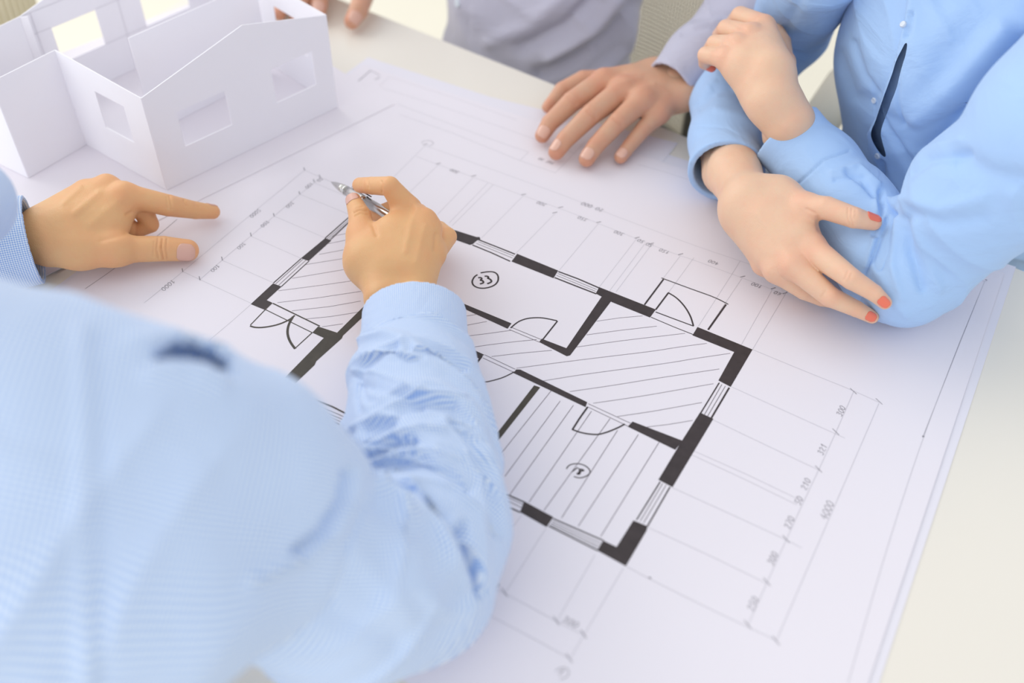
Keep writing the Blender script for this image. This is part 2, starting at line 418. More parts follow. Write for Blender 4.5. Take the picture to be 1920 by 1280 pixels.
pen = Ink(INKZ - 0.00006)
PL = [
 [(797,273),(910,313),(1069,370.5),(1138,399),(1221,430),(1310,463),(1388,489),(1440,507)],
 [(780,293),(822,309),(888,332),(925,346),(981.6,367),(1051,391),(1122.5,419),(1194,447.5),(1221,459),(1275.6,479.5),(1299,486.6),(1392.5,521),(1448.8,542.8),(1470.6,552)],
 [(797,273),(738,332)],[(822,309),(762,366)],[(888,332),(795,428)],[(916,342),(842,418)],[(925,346),(848,423)],[(981,367),(903,446)],
 [(1040,401),(967,475)],[(1122,419),(1049,506)],[(1194,447),(1122,540)],[(1209,457),(1143,545)],[(1221,459),(1155,547)],[(1275,480),(1210,566)],
 [(1301,483),(1234,575)],[(1388,489),(1373.8,511.6),(1309.7,611)],[(1391,522),(1330,612)],[(1448,543),(1390,646)],[(1478,542),(1411,655)],
 [(1411,655),(1500,692),(1600,732),(1648,754)],[(1372,725),(1480,774),(1584,821)],[(1337.5,787),(1440,836),(1537.5,882)],
 [(1300,844.7),(1400,889),(1500,937)],[(1292,850),(1400,900),(1494,946)],[(1261,914),(1380,968),(1475,1012),(1503,1027)],[(1214,988),(1330,1041),(1437,1093)],
 [(1175,1062),(1218,1085),(1330,1141),(1455,1200)],
 [(1600,735),(1567,811),(1535,881),(1503,948),(1474,1012),(1438,1092),(1402,1172)],[(1648,756),(1549,985),(1455,1202)],
 [(1846,528),(1790,668),(1730,820),(1660,1035),(1590,1280)],[(1822,523),(1850,528)],
 [(978,966),(925,1036)],[(1023,991),(947,1111.6)],[(1115.6,1039.7),(1043.8,1164.7)],[(1168.8,1064.7),(1095,1189.7),(1068.8,1235)],
 [(905,1093),(947,1112),(1044,1165),(1095,1190)],[(880,1134),(900,1144),(980,1186),(1068,1234)],
 [(571,319),(450,419),(343,509),(270,568)],[(571,319),(605,334),(690,370)],[(602,333),(562,364),(514,405),(471,442),(417,487),(375,524)],
 [(343,509),(375,524),(470,568)],[(417,488),(513,530)],[(471,443),(564,484)],[(514,405),(610,446)],[(562,364),(655,402)],[(590,343),(650,368)],
 [(470,571),(430,606),(380,648)],[(400,685),(460,710),(512,733)],
 [(730,144),(850,183),(969,225)],[(716,165),(840,203),(1000,260),(1080,288)],[(730,144),(712,161)],
 [(745,195),(819,223),(936,266.6),(991,285)],[(750,215),(850,250),(975,301)],[(975,301),(1041,324)],[(991,285),(975,301)],[(1041,324),(1058,307),(1095,268)],
 [(1195,308),(1253,324),(1290,337)],
]
for q in PL: pen.line(q, 0.36)
pen.build('pencil_lines', M_PENCIL, plan)

dk = Ink(INKZ - 0.00001)
dk.line([(332,411),(292,445),(214,504),(160,541)], 0.5)
dk.line([(1846,528),(1800,640),(1730,820)], 0.25)
for (x, y) in [(797,273),(822,309),(888,332),(981.6,367),(1051,391),(1122,419),(1194,448),(1221,459),(1275.6,479),(1392,521),(1449,543),(1471,552),(1040,401)]:
    c = P(x, y)[:2]; dk.line([c + (0.0015, 0.0022), c - (0.0016, 0.0014)], 0.8, True)
for (x, y) in [(571,319),(600,333),(589,341),(562,364),(514,405),(471,442),(417,487),(375,524),(343,509)]:
    c = P(x, y)[:2]; dk.line([c + (-0.0022, 0.0018), c + (0.0018, -0.0016)], 0.7, True)
for (x, y) in [(1600,735),(1648,754),(1567,811),(1535,881),(1474,1012),(1438,1092),(1402,1172),(1455,1202),(1044,1165),(1095,1190),(947,1112),(1068,1235)]:
    c = P(x, y)[:2]; dk.line([c + (-0.0035, 0.0015), c + (0.003, -0.0022)], 0.5, True)
for (x, y) in [(1218,1085),(1730,820),(1848,527)]:
    c = P(x, y)[:2]; dk.line([c + (-0.0006, 0), c + (0.0006, 0)], 1.1, True)
DIG = {'0': [[(.3,0),(0,.3),(.05,.8),(.45,1),(.75,.7),(.7,.2),(.3,0)]],
       '1': [[(.1,.7),(.45,1),(.4,0)]],
       '2': [[(0,.8),(.35,1),(.65,.75),(.05,.03),(.75,0)]],
       '3': [[(.05,.9),(.5,1),(.6,.75),(.25,.55),(.65,.35),(.45,.02),(0,.08)]],
       '4': [[(.45,1),(0,.4),(.75,.4)],[(.55,.7),(.5,0)]],
       '5': [[(.7,1),(.15,1),(.1,.58),(.55,.55),(.6,.15),(.05,0)]],
       '6': [[(.6,1),(.1,.5),(.1,.1),(.5,0),(.6,.35),(.15,.45)]],
       '7': [[(0,1),(.7,1),(.25,0)]],
       'I': [[(.35,1),(.3,0)],[(.1,1),(.6,1)],[(.05,0),(.55,0)]]}
DIR = {'T': ((-1, 0), (0, -1)), 'L': ((0, -1), (1, 0)), 'R': ((0, 1), (-1, 0)), 'B': ((1, 0), (0, 1))}
def write(s, x, y, side, hgt=4.4, wmm=0.52, target=dk):
    a, b = (np.array(k, float) for k in DIR[side]); c = P(x, y)[:2]
    adv = hgt * 0.78 / 1000; hh = hgt / 1000; total = adv * len(s)
    for i, ch in enumerate(s):
        for st in DIG.get(ch, []):
            o = c - a * total / 2 + a * adv * i - b * hh / 2
            target.line([o + a * (p[0] * hh * 0.75 + p[1] * hh * 0.22) + b * p[1] * hh for p in st], wmm, True)
for s, x, y in [('300',852,323),('300',1015,384),('350',1092,412),('300',1160,439),('50',1201,454),('50',1217,461),('150',1245,473),('400',1337,494),('100',1418,537),('60',1457,552)]:
    write(s, x, y, 'T')
write('20 000', 1110, 390, 'T', 5.2, 0.55)
write('50I 20', 1024, 304, 'T', 4.0, 0.5)
for s, x, y in [('100',404,505),('300',453,463),('200',497,422),('300',544,386),('100',580,350),('50',600,339)]: write(s, x, y, 'L')
write('1000', 316, 537, 'L', 5.0, 0.5); write('5000', 479, 402, 'L', 4.6)
for s, x, y in [('300',1576,772),('321',1541,844),('210',1510,909),('50',1497,940),('270',1479,981),('300',1448,1048),('250',1411,1133)]: write(s, x, y, 'R', 5.0)
write('4000', 1550, 958, 'R', 6.0, 0.5)
write('400', 922, 1096, 'B', 5); write('300', 1070, 1168, 'B', 5); write('1', 1052, 1262, 'B', 5)
dk.line([(1042,1258),(1050,1251),(1062,1251),(1068,1260),(1062,1270),(1050,1273)], 0.4)
dk.line([(790,268),(795,264),(806,263),(813,267),(811,272),(803,274)], 0.35)
dk.line([(672,152),(695,132)], 0.9); dk.line([(695,132),(712,141)], 0.6); dk.line([(703,149),(712,145)], 0.9)
dk.build('handwritten_dimensions', M_PENCIL2, plan)
rm = Ink(INKZ)
C33 = lambda q: zc(860, 480, 16, q)
rm.line(C33([(670,500),(800,475),(940,462),(1060,475),(1150,530),(1192,620),(1185,740),(1110,850),(950,930),(750,968),(570,950),(440,880),(400,780),(425,690),(480,610),(555,560)]), 1.6)
rm.line(C33([(600,645),(665,640),(700,680),(640,725),(720,730),(755,800),(650,830)]), 1.9)
rm.line(C33([(795,600),(870,600),(900,640),(860,660),(950,690),(1000,770),(870,825)]), 1.9)
C18 = lambda q: zc(1040, 850, 18.29, q)
rm.line(C18([(410,520),(450,440),(540,375),(700,345),(860,350),(1010,395),(1130,470),(1230,600),(1190,700),(1080,780),(950,825),(820,835),(670,790)]), 0.95)
rm.line(C18([(600,620),(780,480),(830,520)]), 0.95)
rm.line(C18([(1000,575),(880,610),(820,660),(760,690),(820,715),(880,680),(840,560),(890,530),(1000,575)]), 1.3)
rm.build('circled_room_numbers', M_INK, plan)

# ------------------------------------------------------------------ card model of a house on its own sheet
def rot2(d): d = np.array(d, float); return d / np.linalg.norm(d)
e1 = rot2((-0.069, -0.253)); e2 = np.array([e1[1], -e1[0]])
c0 = np.array([-0.607, 0.806])
sheet('paper_sheet', [c0 + e1 * 0.0, c0 + e1 * 0.0 + e2 * 0.36, c0 + e1 * 0.44 + e2 * 0.36, c0 + e1 * 0.44][::-1], 0.0019, M_PAPER,
      'white sheet under the card house, its straight edge running to the pointing hand')
house = empty('card_house_model', Wp(-0.78, 0.66, 0.0024))
tag(house, 'open roofless white card model of a house with cut-out windows', 'architectural model')
def card(a, b, top, holes, th=0.0010, name='card_wall', zb=0.0):
    """Upright card panel from a to b. top: list of (s, height); holes: list of (s0, s1, z0, z1) cut right through."""
    a = np.array(a, float); b = np.array(b, float); Ln = np.linalg.norm(b - a); d = (b - a) / Ln; n = np.array([-d[1], d[0]])
    def T(s):
        for (s0, h0), (s1, h1) in zip(top, top[1:]):
            if s <= s1 + 1e-9: return h0 + (h1 - h0) * (s - s0) / (s1 - s0)
        return top[-1][1]
    ss = sorted(set([0.0, Ln] + [min(t[0], Ln) for t in top] + [h[i] for h in holes for i in (0, 1)]))
    mb = MB(); base = TABLE + 0.0022
    def blk(s0, s1, za0, za1, zb0, zb1):
        v = []
        for o in (-th / 2, th / 2):
            for s, z in ((s0, za0), (s1, zb0), (s1, zb1), (s0, za1)):
                p = a + d * s + n * o; v.append((p[0], p[1], base + z))
        mb.add(v, [(0, 1, 2, 3), (7, 6, 5, 4), (0, 4, 5, 1), (1, 5, 6, 2), (2, 6, 7, 3), (3, 7, 4, 0)])
    for s0, s1 in zip(ss, ss[1:]):
        hs = sorted([h for h in holes if h[0] <= s0 + 1e-9 and h[1] >= s1 - 1e-9], key=lambda h: h[2])
        z = zb
        for h in hs:
            blk(s0, s1, z, h[2], z, h[2]); z = h[3]
        blk(s0, s1, z, T(s0), z, T(s1))
    return mb.build(name, M_CARD, house)
A_ = (-0.714, 0.554); B_ = (-0.658, 0.767); C_ = (-0.843, 0.5695); D_ = (-0.849, 0.496); E_ = (-0.935, 0.499); F_ = (-0.929, 0.600)
G_ = (-0.929 + 0.179 * 0.232, 0.600 + 0.984 * 0.232)
card(A_, B_, [(0, .1075), (.12, .1378), (.2203, .112)], [(.031, .087, .0383, .0783), (.1435, .196, .0395, .0795)])
card(C_, A_, [(0, .112), (.13, .1075)], [(.051, .096, .043, .085)])
card(D_, C_, [(0, .112), (.0737, .112)], [])
card(E_, D_, [(0, .112), (.086, .112)], [])
card(E_, F_, [(0, .11), (.101, .11)], [])
card(F_, G_, [(0, .11), (.12, .14), (.232, .11)], [(.029, .083, .044, .0855), (.139, .20, .044, .0855)])
card(B_, G_, [(0, .112), (.235, .11)], [(.045, .10, .045, .085)])
card((-.797, .623), (-.7685, .785), [(0, .113), (.1645, .112)], [], name='partition')
card(np.array(F_) + (0.0005, -0.0), np.array(F_) + (0.007, 0.005), [(0, .11), (.0086, .11)], [], name='corner_flap')
hl = MB()
for (s0, z0, s1, z1) in [(0, .11, .232, .11), (.0, .0866, .028, .0866), (.084, .0866, .138, .0866), (0, .044, .028, .044), (.084, .044, .138, .044), (.112, .0, .112, .137), (.012, 0, .012, .11)]:
    a = np.array(F_); d = rot2(np.array(G_) - a); n = np.array([d[1], -d[0]]) * 0.0009
    p = a + d * s0 + n; q = a + d * s1 + n; w = 0.0002
    if s0 == s1: v = [(*(p - d * w), TABLE + .0022 + z0), (*(p + d * w), TABLE + .0022 + z0), (*(p + d * w), TABLE + .0022 + z1), (*(p - d * w), TABLE + .0022 + z1)]
    else: v = [(*p, TABLE + .0022 + z0 - w), (*q, TABLE + .0022 + z1 - w), (*q, TABLE + .0022 + z1 + w), (*p, TABLE + .0022 + z0 + w)]
    hl.add(v, [(0, 1, 2, 3)])
hl.build('pencil_lines', M_PENCIL, house)

# ------------------------------------------------------------------ solid modelling of bodies and cloth (distance fields -> quads)
def smin(a, b, k):
    h = np.maximum(k - np.abs(a - b), 0.0) / k
    return np.minimum(a, b) - h * h * k * 0.25
class Field:
    """A distance field on a grid; balls and tapered limbs are merged smoothly, then turned into one quad mesh."""
    def __init__(s, vox): s.vox = vox; s.ops = []
    def cone(s, a, b, k=0.006, flat=None, layer=0, sub=False):
        (ca, ra), (cb, rb) = a, b
        s.ops.append(('c', np.array(ca), float(ra), np.array(cb), float(rb), k, flat, layer, sub)); return s
    def chain(s, pts, k=0.004, flat=None, layer=0, sub=False):
        for a, b in zip(pts, pts[1:]): s.cone(a, b, k, flat, layer, sub)
        return s
    def plane(s, p, n, lo, hi, round_=0.0):
        """Cuts away everything on the side n points to, inside the box lo..hi."""
        s.ops.append(('p', np.array(p), np.array(n) / np.linalg.norm(n), np.array(lo), np.array(hi))); return s
    def mesh(s, layers_k=0.006, warp=None):
        lo = np.full(3, 1e9); hi = -lo
        for o in s.ops:
            if o[0] == 'c' and not o[8]:
                lo = np.minimum(lo, np.minimum(o[1] - o[2], o[3] - o[4])); hi = np.maximum(hi, np.maximum(o[1] + o[2], o[3] + o[4]))
        pad = 4 * s.vox + 0.004; lo -= pad; hi += pad
        n = np.ceil((hi - lo) / s.vox).astype(int) + 1
        nl = max([o[7] for o in s.ops if o[0] == 'c'] + [0]) + 1
        D = [np.full(n, 0.05, np.float32) for _ in range(nl)]
        def block(a, b):
            i0 = np.clip(((a - lo) / s.vox).astype(int), 0, n - 1); i1 = np.clip(np.ceil((b - lo) / s.vox).astype(int) + 1, 1, n)
            g = [(lo[k] + s.vox * np.arange(i0[k], i1[k])).astype(np.float32) for k in range(3)]
            return tuple(slice(i0[k], i1[k]) for k in range(3)), g[0][:, None, None], g[1][None, :, None], g[2][None, None, :]
        def cone_d(o, X, Y, Z):
            _, a, ra, b, rb, k, flat, _, _ = o
            ba = b - a; l2 = max(float(ba @ ba), 1e-12)
            x = X - a[0]; y = Y - a[1]; z = Z - a[2]
            t = np.clip((x * ba[0] + y * ba[1] + z * ba[2]) / l2, 0, 1)
            x = x - t * ba[0]; y = y - t * ba[1]; z = z - t * ba[2]
            if flat is not None:
                nn, q = flat; dn = (x * nn[0] + y * nn[1] + z * nn[2]) * (1 / q - 1)
                x = x + dn * nn[0]; y = y + dn * nn[1]; z = z + dn * nn[2]
                return (np.sqrt(x * x + y * y + z * z) - (ra + (rb - ra) * t)) * min(q, 1)
            return np.sqrt(x * x + y * y + z * z) - (ra + (rb - ra) * t)
        late = []
        for o in s.ops:
            if o[0] == 'p' or o[8]: late.append(o); continue
            m = o[5] + 4 * s.vox
            sl, X, Y, Z = block(np.minimum(o[1] - o[2], o[3] - o[4]) - m, np.maximum(o[1] + o[2], o[3] + o[4]) + m)
            D[o[7]][sl] = smin(D[o[7]][sl], cone_d(o, X, Y, Z), o[5])
        R = D[0]
        for L in D[1:]: R = smin(R, L, layers_k)
        for o in late:
            if o[0] == 'p':
                sl, X, Y, Z = block(o[3], o[4])
                R[sl] = np.maximum(R[sl], (X - o[1][0]) * o[2][0] + (Y - o[1][1]) * o[2][1] + (Z - o[1][2]) * o[2][2])
            else:
                m = 3 * s.vox
                sl, X, Y, Z = block(np.minimum(o[1] - o[2], o[3] - o[4]) - m, np.maximum(o[1] + o[2], o[3] + o[4]) + m)
                R[sl] = np.maximum(R[sl], -cone_d(o, X, Y, Z))
        bgv = 4 * s.vox
        g = openvdb.FloatGrid(bgv)
        g.copyFromArray(np.clip(R, -bgv, bgv).astype(np.float32))
        pts, quads = g.convertToQuads(0.0)
        v = pts.astype(np.float64) * s.vox + lo
        q = np.asarray(quads, dtype=np.int64)
        # make faces point outwards
        k = len(q) // 2; f = q[::max(1, len(q) // 400)]
        fn = np.cross(v[f[:, 2]] - v[f[:, 0]], v[f[:, 3]] - v[f[:, 1]]); c = v[f].mean(1)
        fn /= np.linalg.norm(fn, axis=1)[:, None] + 1e-12
        def samp(p):
            ii = np.clip(((p - lo) / s.vox + .5).astype(int), 0, n - 1); return R[ii[:, 0], ii[:, 1], ii[:, 2]]
        if np.sum(samp(c + fn * 2 * s.vox) - samp(c - fn * 2 * s.vox)) < 0: q = q[:, ::-1]
        return v, q
def unit(v): v = np.array(v, float); return v / np.linalg.norm(v)
def vnormals(v, q):
    fn = np.cross(v[q[:, 2]] - v[q[:, 0]], v[q[:, 3]] - v[q[:, 1]])
    n = np.zeros_like(v)
    for k in range(4): 
        for c in range(3): n[:, c] += np.bincount(q[:, k], weights=fn[:, c], minlength=len(v))
    return n / (np.linalg.norm(n, axis=1)[:, None] + 1e-12)
def relax(v, q, it=2, lam=0.5):
    e = np.vstack([q[:, [0, 1]], q[:, [1, 2]], q[:, [2, 3]], q[:, [3, 0]]]); e = np.vstack([e, e[:, ::-1]])
    cnt = np.bincount(e[:, 0], minlength=len(v))[:, None] + 1e-9
    for _ in range(it):
        for l in (lam, -lam * 1.03):
            a = np.stack([np.bincount(e[:, 0], weights=v[e[:, 1], c], minlength=len(v)) for c in range(3)], 1) / cnt
            v = v + l * (a - v)
    return v
def seg_dist(u, w, pl):
    d = np.full(u.shape, 1e9)
    for (x0, y0), (x1, y1) in zip(pl, pl[1:]):
        dx, dy = x1 - x0, y1 - y0; L2 = dx * dx + dy * dy + 1e-9
        t = np.clip(((u - x0) * dx + (w - y0) * dy) / L2, 0, 1)
        d = np.minimum(d, np.hypot(u - x0 - t * dx, w - y0 - t * dy))
    return d
def sculpt(v, q, strokes, steps=None):
    """Presses folds and creases into the surface: (polyline in photo pixels, width px, height in mm)."""
    n = vnormals(v, q); u, w, dd = PX(v)
    face = np.einsum('ij,ij->i', n, CAMP - v) / (np.linalg.norm(CAMP - v, axis=1) + 1e-9)
    fac = np.clip(face * 3 + 0.1, 0, 1)
    disp = np.zeros(len(v))
    for st in strokes:
        pl, wd, amp = st[:3]
        xs = [p[0] for p in pl]; ys = [p[1] for p in pl]
        m = (u > min(xs) - 3 * wd) & (u < max(xs) + 3 * wd) & (w > min(ys) - 3 * wd) & (w < max(ys) + 3 * wd)
        if not m.any(): continue
        d = seg_dist(u[m], w[m], pl)
        disp[m] += amp / 1000.0 * (np.exp(-(d / wd) ** 2) if len(st) == 3 else np.exp(-(np.sqrt(d * d + 1.5) / wd) * 1.35))
    for pl, fall, amp in (steps or []):
        # an overlapping edge of cloth: raised on the left of the line, falling off smoothly away from it
        d = seg_dist(u, w, pl); near = np.full(len(v), 1e9); side = np.zeros(len(v))
        for (x0, y0), (x1, y1) in zip(pl, pl[1:]):
            dd_ = seg_dist(u, w, [(x0, y0), (x1, y1)]); c = (x1 - x0) * (w - y0) - (y1 - y0) * (u - x0)
            b_ = dd_ < near; side[b_] = c[b_]; near[b_] = dd_[b_]
        left = np.clip(np.sign(side) * d / 4.0 * .5 + .5, 0, 1)
        disp += amp / 1000.0 * left * np.exp(-(d / fall) ** 2)
    return v + n * (disp * fac)[:, None]
def hashn(i, j, k):
    h = (i * 374761393 + j * 668265263 + k * 2147483647 * 3 + 1013904223) & 0x7fffffff
    h = ((h ^ (h >> 13)) * 1274126177) & 0x7fffffff
    return ((h ^ (h >> 16)) & 0xffff) / 65535.0
def vnoise(p):
    i = np.floor(p).astype(np.int64); f = p - i; f = f * f * (3 - 2 * f); r = 0
    for a in (0, 1):
        for b in (0, 1):
            for c in (0, 1):
                w = (f[:, 0] if a else 1 - f[:, 0]) * (f[:, 1] if b else 1 - f[:, 1]) * (f[:, 2] if c else 1 - f[:, 2])
                r = r + w * hashn(i[:, 0] + a, i[:, 1] + b, i[:, 2] + c)
    return r
def weave(v, chain):
    """Length along a limb and distance around it, so a woven check can follow the sleeve."""
    SW = np.zeros(len(v)); SS = np.zeros(len(v)); SC = np.zeros(len(v)); SN = np.zeros(len(v)); s0 = 0.0
    for (a, ra), (b, rb) in zip(chain, chain[1:]):
        a = np.array(a); b = np.array(b); L = np.linalg.norm(b - a); d = (b - a) / L
        t = (v - a) @ d; tc = np.clip(t, 0, L); r = np.linalg.norm(v - a - tc[:, None] * d, axis=1)
        o = v - a - t[:, None] * d
        up = unit(CAMP - a); up = up - d * (up @ d); up /= np.linalg.norm(up) + 1e-9; w = np.cross(d, up)
        rr = np.linalg.norm(o, axis=1) + 1e-9; wt = 1 / (r + 1e-4) ** 8
        SW += wt; SS += wt * (s0 + t); SN += wt * (o @ w) / rr; SC += wt * (o @ up) / rr; s0 += L
    T = np.arctan2(SN, SC) * 0.5 * (chain[0][1] + chain[-1][1])
    return np.stack([SS / SW, T, np.zeros(len(v))], 1)
def folds(v, q, chain, amp, freq=1.0, twist=0.6, seed=0.0, fade=None):
    """Soft creases that run slantwise round a sleeve."""
    w = weave(v, chain); n = vnormals(v, q)
    p = np.stack([w[:, 0] * 38 * freq + w[:, 1] * 14 * twist, w[:, 1] * 12 * freq - w[:, 0] * 6, np.full(len(v), seed)], 1)
    a = vnoise(p + vnoise(p * 0.7 + 9)[:, None] * 1.2)
    r = (1 - np.abs(2 * a - 1)) ** 2.0
    k = r - 0.45
    if fade is not None: k = k * fade(w, v)
    return v + n * (k * amp)[:, None]
def to_obj(name, v, q, m, parent, attr=None):
    me = npmesh(name, v, q)
    if attr is not None:
        an, data = attr
        if data.ndim == 1:
            a = me.attributes.new(an, 'FLOAT', 'POINT'); a.data.foreach_set('value', data.astype(np.float32))
        else:
            a = me.attributes.new(an, 'FLOAT_VECTOR', 'POINT'); a.data.foreach_set('vector', data.astype(np.float32).ravel())
    return link(name, me, m, parent)


# ------------------------------------------------------------------ hands
def hand(spec, vox=0.001, knuckle=0.35):
    """spec: wrist, palm and finger joints as (px, py, height, radius px). Gives one skin mesh with its flush attribute."""
    F = Field(vox)
    for a, b in spec['palm']: F.cone(B(*a), B(*b), spec.get('pk', 0.010))
    fl = []
    for i, (nm, ch) in enumerate(spec['fingers'].items()):
        pts = [B(*c) for c in ch]
        F.chain(pts, 0.0007, layer=1)
        fl.append((nm, pts))
    v, q = F.mesh(layers_k=spec.get('fk', 0.007))
    v = relax(v, q, 2)
    if spec.get('strokes'): v = sculpt(v, q, [(p, w_, a_ * 2.3) for p, w_, a_ in spec['strokes']])
    red = np.zeros(len(v))
    for nm, pts in fl:
        js = pts[1:] if nm != 'thumb' else pts[1:]
        for j, (c, r) in enumerate(pts):
            am = 0.45 if j == len(pts) - 1 else (0.4 if j == 0 else 0.22)
            red = np.maximum(red, am * spec.get('flush', 1.0) * np.exp(-(np.linalg.norm(v - c, axis=1) / (r * 1.45)) ** 2))
    return v, q, red, fl
def nails(fl, picks, m, parent, long_=1.0, name='fingernail'):
    """One curved nail plate per visible finger end; picks: finger -> pixel its nail is centred on."""
    for nm, pts in fl:
        if nm not in picks: continue
        pk = picks[nm]; (a, ra), (b, rb) = pts[-2], pts[-1]
        sc_ = pk[2] if len(pk) > 2 else 1.0
        d = unit(b - a)
        ray = unit(M3 @ np.array([pk[0] - 960.0, pk[1] - 640.0, FPX]))
        # nearest approach of the ray to the finger's surface
        best = None
        for t in np.linspace(0.3, 1.4, 120):
            p = CAMP + ray * t; s = float(np.clip((p - a) @ d, 0, np.linalg.norm(b - a) + rb * .5)); r = ra + (rb - ra) * min(1, s / np.linalg.norm(b - a))
            e = np.linalg.norm(p - a - d * s) - r
            if best is None or e < best[0] - 1e-5: best = (e, p, s, r)
            if e < 0.0003: break
        e, p, s, r = best
        n = p - a - d * s; n = unit(n - d * (n @ d)); w = np.cross(d, n)
        Ls = np.linalg.norm(b - a)
        hl_ = rb * 0.80 * sc_ * (1 + (long_ - 1) * .6); hw = rb * 0.80
        s = min(s, Ls + rb * (0.66 if long_ <= 1 else 1.02) - hl_)
        NU, NV = 14, 12; V = []
        for lay in (0, 1):
            for i in range(NU + 1):
                u = i / NU * 2 - 1; su = s + u * hl_
                hw_u = math.sqrt(max(0.0, 1 - (max(0, abs(u) - 0.35) / 0.65) ** 2 * (0.75 if u > 0 else 0.85)))
                ru = ra + (rb - ra) * min(1, su / Ls)
                if su > Ls: ru = max(math.sqrt(max(0, rb * rb - (su - Ls) ** 2)), rb * (0.80 if long_ > 1 else 0.70))
                ru += 0.0005 if lay == 0 else -0.0009
                for j in range(NV + 1):
                    ang = (j / NV * 2 - 1) * hw_u * (0.92 if long_ <= 1 else 0.68)
                    V.append(a + d * su + n * math.cos(ang) * ru + w * math.sin(ang) * ru)
        W_ = NV + 1; N1 = (NU + 1) * W_; Fc = []
        for i in range(NU):
            for j in range(NV):
                k = i * W_ + j; Fc.append((k, k + 1, k + W_ + 1, k + W_)); Fc.append((N1 + k + W_, N1 + k + W_ + 1, N1 + k + 1, N1 + k))
        rim = [j for j in range(NV)] + [i * W_ + NV for i in range(NU)] + [NU * W_ + NV - j for j in range(NV)] + [(NU - i) * W_ for i in range(NU)]
        Fc += [(rim[k], N1 + rim[k], N1 + rim[(k + 1) % len(rim)], rim[(k + 1) % len(rim)]) for k in range(len(rim))]
        pydata(name, V, Fc, m, parent, True)
def merge(parts):
    V = []; Q = []; A = []; n = 0
    for v, q, a in parts: V.append(v); Q.append(q + n); A.append(a); n += len(v)
    return np.vstack(V), np.vstack(Q), np.concatenate(A)
def bar(p, x=1.0): return B(p[0], p[1], p[2], p[3] * x)

# ---- the hand that points (near man, left hand)
H_POINT = dict(
 palm=[((60,448,.038,40),(140,430,.036,46)), ((78,425,.042,32),(160,362,.048,23)), ((85,440,.040,38),(200,350,.052,24)), ((140,430,.038,44),(232,366,.05,24)),
       ((75,420,.04,28),(132,382,.04,22)), ((95,462,.036,38),(150,466,.032,36)), ((150,466,.032,36),(220,468,.030,30)), ((190,432,.034,34),(228,396,.040,26)), ((140,430,.038,44),(200,425,.036,36))],
 fingers=dict(
  index=[(234,366,.052,23),(316,385,.036,20.5),(366,394,.021,16.5),(399,397,.013,13.5)],
  middle=[(202,356,.050,22),(268,394,.030,19),(281,420,.017,16.5),(262,430,.013,14)],
  ring=[(162,362,.046,21),(222,402,.028,18),(246,428,.015,15),(226,436,.013,13)],
  little=[(132,382,.038,18),(184,410,.024,15),(206,432,.014,13),(190,438,.013,12)],
  thumb=[(212,468,.029,31),(250,467,.024,25),(308,466,.019,23.5),(352,469,.014,20.5)]),
 strokes=[([(345,375),(350,385)],2,-.5),([(318,368),(322,392)],2.2,-.4),([(312,369),(315,390)],1.6,-.3),
          ([(296,447),(293,468),(297,484)],1.8,-.5),([(304,447),(302,466),(306,486)],1.8,-.7),([(313,448),(311,466),(314,484)],1.6,-.45),([(289,452),(287,478)],1.5,-.3),
          ([(140,400),(185,362)],7,.5),([(120,380),(150,352)],6,.5),([(170,420),(225,375)],9,.4),
          ([(190,450),(235,438)],5,-.5),([(246,398),(238,402)],3,-.6),([(366,378),(370,388)],1.4,-.25)], pk=.012)
# ---- the hand that holds the pen (near man, right hand)
H_PEN = dict(
 palm=[((722,560,.040,40),(722,512,.042,44)), ((776,560,.040,40),(770,512,.042,44)), ((722,512,.042,44),(762,398,.060,27)), ((750,510,.044,42),(794,416,.062,24)), ((770,512,.042,42),(803,440,.056,23)),
       ((775,515,.036,36),(812,476,.044,22)), ((722,512,.040,42),(694,488,.044,42)), ((694,488,.044,42),(678,443,.052,28)), ((694,488,.044,42),(735,440,.056,34)), ((722,500,.042,44),(770,460,.050,38))],
 fingers=dict(
  index=[(764,392,.062,26),(731,349,.086,18.5),(697,348,.070,16.5),(675,347,.058,14.5)],
  middle=[(794,415,.062,24),(752,386,.060,18),(722,396,.045,15),(704,402,.036,13)],
  ring=[(806,428,.056,22),(786,398,.048,16),(768,412,.030,14),(760,425,.02,12)],
  little=[(812,478,.042,21),(838,444,.036,18.5),(825,428,.028,13.5),(806,434,.022,12)],
  thumb=[(678,445,.054,26),(675,405,.057,21.5),(663,376,.056,15)]),
 strokes=[([(664,398),(675,393),(688,395)],1.8,-.5),([(666,404),(677,399),(689,402)],1.6,-.45),([(668,390),(680,387)],1.4,-.3),
          ([(715,340),(716,360)],1.8,-.5),([(689,336),(691,352)],1.6,-.35),([(776,380),(782,392)],6,.5),([(776,400),(760,470)],6,.35),([(796,425),(780,490)],6,.3),
          ([(700,424),(706,440)],4,-.7),([(818,440),(815,470)],4,-.6)], pk=.012, fk=.006)
